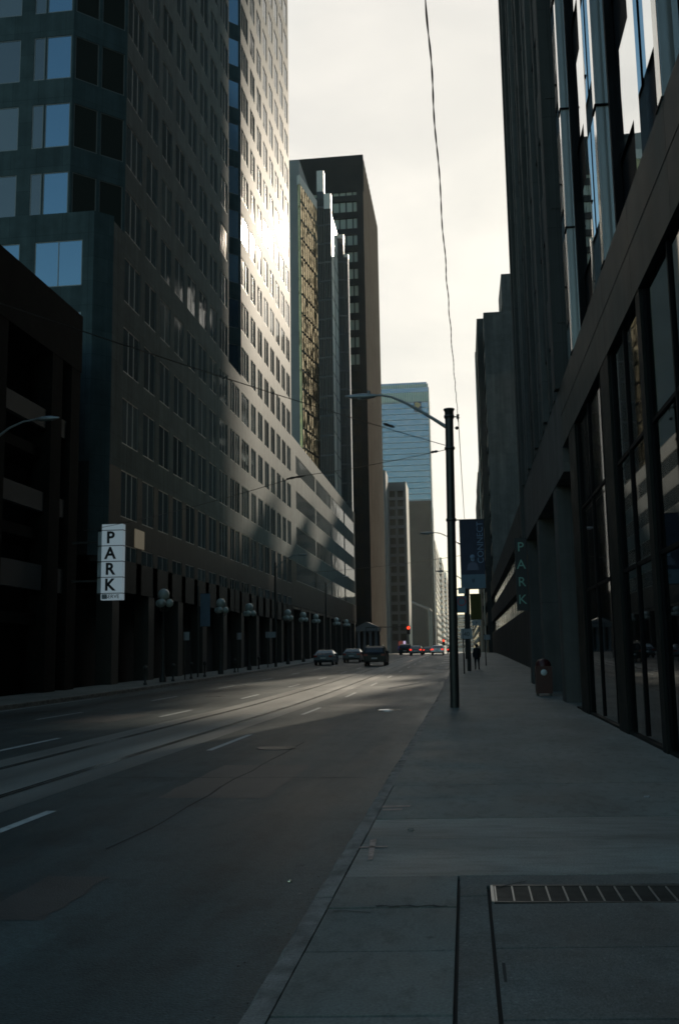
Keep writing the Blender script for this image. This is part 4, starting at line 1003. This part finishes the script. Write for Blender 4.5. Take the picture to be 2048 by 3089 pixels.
# ------------------------------------------------------------------ cars
SED = [(0, .45), (.04, .92), (.16, 1.02), (.78, 1.08), (1.32, 1.40), (1.9, 1.47), (2.55, 1.43), (3.3, 1.04), (4.25, .88), (4.52, .68), (4.58, .42), (4.5, .28), (.1, .28)]
SUV = [(0, .5), (.03, 1.0), (.12, 1.15), (.42, 1.62), (.7, 1.72), (1.9, 1.78), (2.7, 1.72), (3.35, 1.2), (4.3, 1.05), (4.62, .85), (4.7, .5), (4.6, .34), (.1, .34)]
def car(name, label, cat, x, y, paint, prof, lit=True, roofrack=False):
    g0 = gz(y + 2); t = thing(name, label, cat, (x, y, g0)); hi_ = max(z for _, z in prof); belt = 1.04 if prof is SED else 1.16; W = .9 if prof is SED else .96
    def hw(z): return W if z <= belt else W - (z - belt) / (hi_ - belt) * (.26 if prof is SED else .18)
    def P(l, z, s): return (x + s * hw(z), y + l, g0 + z)
    b = MB(); n = len(prof); vs = [P(l, z, -1) for l, z in prof] + [P(l, z, 1) for l, z in prof]
    b.add(vs, [(i, (i + 1) % n, n + (i + 1) % n, n + i) for i in range(n)], paint)
    for s, o_ in ((-1, 0), (1, n)):
        up_ = [i for i, (l, z) in enumerate(prof) if z > belt]; b.add([vs[o_ + i] for i in range(n)], [tuple(range(n))], paint)
    b.build('body', t)
    # glass
    gi = [i for i, (l, z) in enumerate(prof) if z > belt - .0001]
    rear0, rear1 = (prof[3], prof[4]) if prof is SED else (prof[2], prof[3])
    o = MB(); d = .02
    o.add([(x - hw(rear0[1]) * .88, y + rear0[0] - d + .03, g0 + rear0[1] + .05), (x + hw(rear0[1]) * .88, y + rear0[0] - d + .03, g0 + rear0[1] + .05), (x + hw(rear1[1]) * .88, y + rear1[0] - d - .02, g0 + rear1[1]), (x - hw(rear1[1]) * .88, y + rear1[0] - d - .02, g0 + rear1[1])], [(0, 1, 2, 3)], 'car_glass'); o.build('rear_window', t)
    fr_ = prof[6], prof[7]
    o = MB(); o.add([(x - hw(z) * .86, y + l + .03, g0 + z + .015) for l, z in fr_] + [(x + hw(z) * .86, y + l + .03, g0 + z + .015) for l, z in fr_[::-1]], [(0, 1, 2, 3)], 'car_glass'); o.build('windscreen', t)
    for s in (-1, 1):
        o = MB(); zt_ = hi_ - .12; l0, l1, l2, l3 = (.98, 1.45, 2.5, 3.05) if prof is SED else (.35, .6, 2.65, 3.15)
        o.add([(x + s * (hw(z) + .012), y + l, g0 + z) for l, z in ((l0, belt + .05), (l3, belt + .05), (l2, zt_), (l1, zt_))], [(0, 1, 2, 3)], 'car_glass'); o.build('side_window', t)
        o = MB(); zl = .86 if prof is SED else 1.0
        o.box(x + s * W * .62, x + s * W * .985, y - .03, y + .06, g0 + zl - .1, g0 + zl + .08, 'tail_red' if lit else 'lamp_plastic'); o.build('tail_light', t)
        for lw in (.92, 3.62):
            o = MB(); c = (x + s * (W - .09), y + lw, g0 + .33); o.lathe(c, [(.2, -.1), (.31, -.1), (.33, -.05), (.33, .07), (.3, .11), (.2, .11), (.2, -.1)], 'tyre', 20, 'x'); o.lathe(c, [(0, .09 * s), (.2, .1 * s)], 'rim', 16, 'x'); o.build('wheel', t)
        o = MB(); o.box(x + s * W, x + s * (W + .16), y + 2.95, y + 3.1, g0 + belt, g0 + belt + .14, paint); o.build('mirror', t)
    o = MB(); o.box(x - .26, x + .26, y - .035, y - .01, g0 + .62, g0 + .75, 'plate'); o.build('number_plate', t)
    o = MB(); o.box(x - W * .96, x + W * .96, y - .05, y + .05, g0 + .36, g0 + .5, 'tyre'); o.build('bumper', t)
    if roofrack:
        for s in (-1, 1):
            o = MB(); o.tube([(x + s * .68, y + .8, g0 + hi_ + .05), (x + s * .68, y + 2.6, g0 + hi_ + .06)], .025, 'chrome', 6); o.build('roof_rail', t)
    return t
car('parked_car', 'grey-blue sedan standing at the left kerb, light catching its roof', 'car', -13.45, 93, 'car_pale', SED, False)
car('suv', 'black SUV seen from behind on the streetcar tracks', 'car', -8.1, 88, 'car_black', SUV, False, True)
car('parked_car', 'grey car half hidden behind the black SUV', 'car', -11.9, 103, 'car_grey', SED, False)
car('sedan', 'dark sedan with lit tail lights left of the centre lane', 'car', -7.2, 144, 'car_grey', SED)
car('van', 'tall dark van behind the sedan with lit tail lights', 'car', -9.6, 158, 'car_black', SUV, False)
car('sedan', 'silver sedan braking with red lights beside the nearest pole', 'car', -4.1, 146, 'car_silver', SED)
car('sedan', 'small far sedan between the two braking cars', 'car', -7.3, 192, 'car_grey', SED)
car('sedan', 'farthest car by the right kerb with red tail lights', 'car', -2.6, 190, 'car_black', SED)

# ------------------------------------------------------------------ the walker on the right pavement
def person(x, y, label):
    g0 = gz(y) + .15
    J = {'pel': (0, 0, .95), 'wai': (0, .0, 1.12), 'che': (0, .02, 1.36), 'nec': (0, .03, 1.5), 'hea': (0, .05, 1.6), 'top': (0, .05, 1.74),
         'sL': (-.19, .02, 1.43), 'eL': (-.25, -.08, 1.15), 'hL': (-.24, -.02, .88), 'fL': (-.24, .02, .79), 'sR': (.19, .02, 1.43), 'eR': (.25, .1, 1.16), 'hR': (.23, .22, .92), 'fR': (.23, .27, .84),
         'pL': (-.1, 0, .9), 'kL': (-.12, .2, .5), 'aL': (-.12, .12, .09), 'tL': (-.13, .3, .04), 'pR': (.1, 0, .9), 'kR': (.11, -.06, .5), 'aR': (.11, -.34, .14), 'tR': (.12, -.2, .03)}
    E_ = [('pel', 'wai'), ('wai', 'che'), ('che', 'nec'), ('nec', 'hea'), ('hea', 'top'), ('che', 'sL'), ('sL', 'eL'), ('eL', 'hL'), ('hL', 'fL'), ('che', 'sR'), ('sR', 'eR'), ('eR', 'hR'), ('hR', 'fR'),
          ('pel', 'pL'), ('pL', 'kL'), ('kL', 'aL'), ('aL', 'tL'), ('pel', 'pR'), ('pR', 'kR'), ('kR', 'aR'), ('aR', 'tR')]
    Rr = dict(pel=.15, wai=.15, che=.17, nec=.06, hea=.1, top=.075, sL=.08, eL=.055, hL=.04, fL=.035, sR=.08, eR=.055, hR=.04, fR=.035, pL=.11, kL=.075, aL=.05, tL=.045, pR=.11, kR=.075, aR=.05, tR=.045)
    ks = list(J); me = bpy.data.meshes.new('body'); me.from_pydata([J[k] for k in ks], [(ks.index(a), ks.index(c)) for a, c in E_], [])
    o = bpy.data.objects.new('body', me); COL.objects.link(o)
    sk = o.modifiers.new('skin', 'SKIN'); 
    for i, k in enumerate(ks): me.skin_vertices[0].data[i].radius = (Rr[k], Rr[k] * (.8 if k in ('pel', 'wai', 'che') else 1)); me.skin_vertices[0].data[i].use_root = (k == 'pel')
    o.modifiers.new('smooth', 'SUBSURF').levels = 2
    me2 = bpy.data.meshes.new_from_object(o.evaluated_get(bpy.context.evaluated_depsgraph_get())); bpy.data.objects.remove(o)
    for m_ in ('cloth_dark', 'trouser', 'skin', 'hair'): me2.materials.append(M[m_])
    for p in me2.polygons:
        c = p.center; p.use_smooth = True
        p.material_index = 2 if (c.z > 1.5 or (c.z < .9 and abs(c.x) > .2)) else (1 if c.z < .78 else 0)
    t = thing('person', 'person in dark clothes walking away along the right pavement', 'person', (x, y, g0))
    ob = bpy.data.objects.new('body', me2); COL.objects.link(ob); ob.parent = t
    b = MB(); b.ball((x, y + .03, g0 + 1.675), .115, 'hair', 10, 1.05); b.build('hair', t)
    b = MB(); b.lathe((x, y + .01, g0), [(.2, .72), (.2, .95), (.21, 1.2), (.22, 1.4), (.12, 1.5), (.075, 1.53)], 'cloth_dark', 16); b.build('coat', t)
person(.78, 69.5, '')

# ------------------------------------------------------------------ thin haze hanging in the street canyon
hz = bpy.data.materials.new('haze'); hz.use_nodes = True; hn = hz.node_tree; hn.nodes.remove(hn.nodes['Principled BSDF'])
pv = hn.nodes.new('ShaderNodeVolumePrincipled'); pv.inputs['Density'].default_value = HAZE; pv.inputs['Color'].default_value = (.86, .93, .88, 1); pv.inputs['Anisotropy'].default_value = .45
hn.links.new(pv.outputs[0], hn.nodes['Material Output'].inputs['Volume']); MATS['haze'] = hz
if HAZE > 0:
    b = MB(); b.box(-260, 260, -60, 1640, -1.6, 240, 'haze'); o = b.build('haze'); o['kind'] = 'stuff'
# ------------------------------------------------------------------ render settings
sc.view_settings.view_transform = 'Standard'; sc.view_settings.look = 'None'; sc.view_settings.gamma = 1; sc.view_settings.exposure = 0.42
sc.render.engine = 'CYCLES'
cy = sc.cycles; cy.use_denoising = True; cy.filter_width = 1.7; cy.max_bounces = 8; cy.diffuse_bounces = 3; cy.glossy_bounces = 5; cy.transparent_max_bounces = 8
cy.sample_clamp_indirect = 1.5; cy.use_adaptive_sampling = False; cy.blur_glossy = .3; cy.caustics_reflective = False; cy.caustics_refractive = False
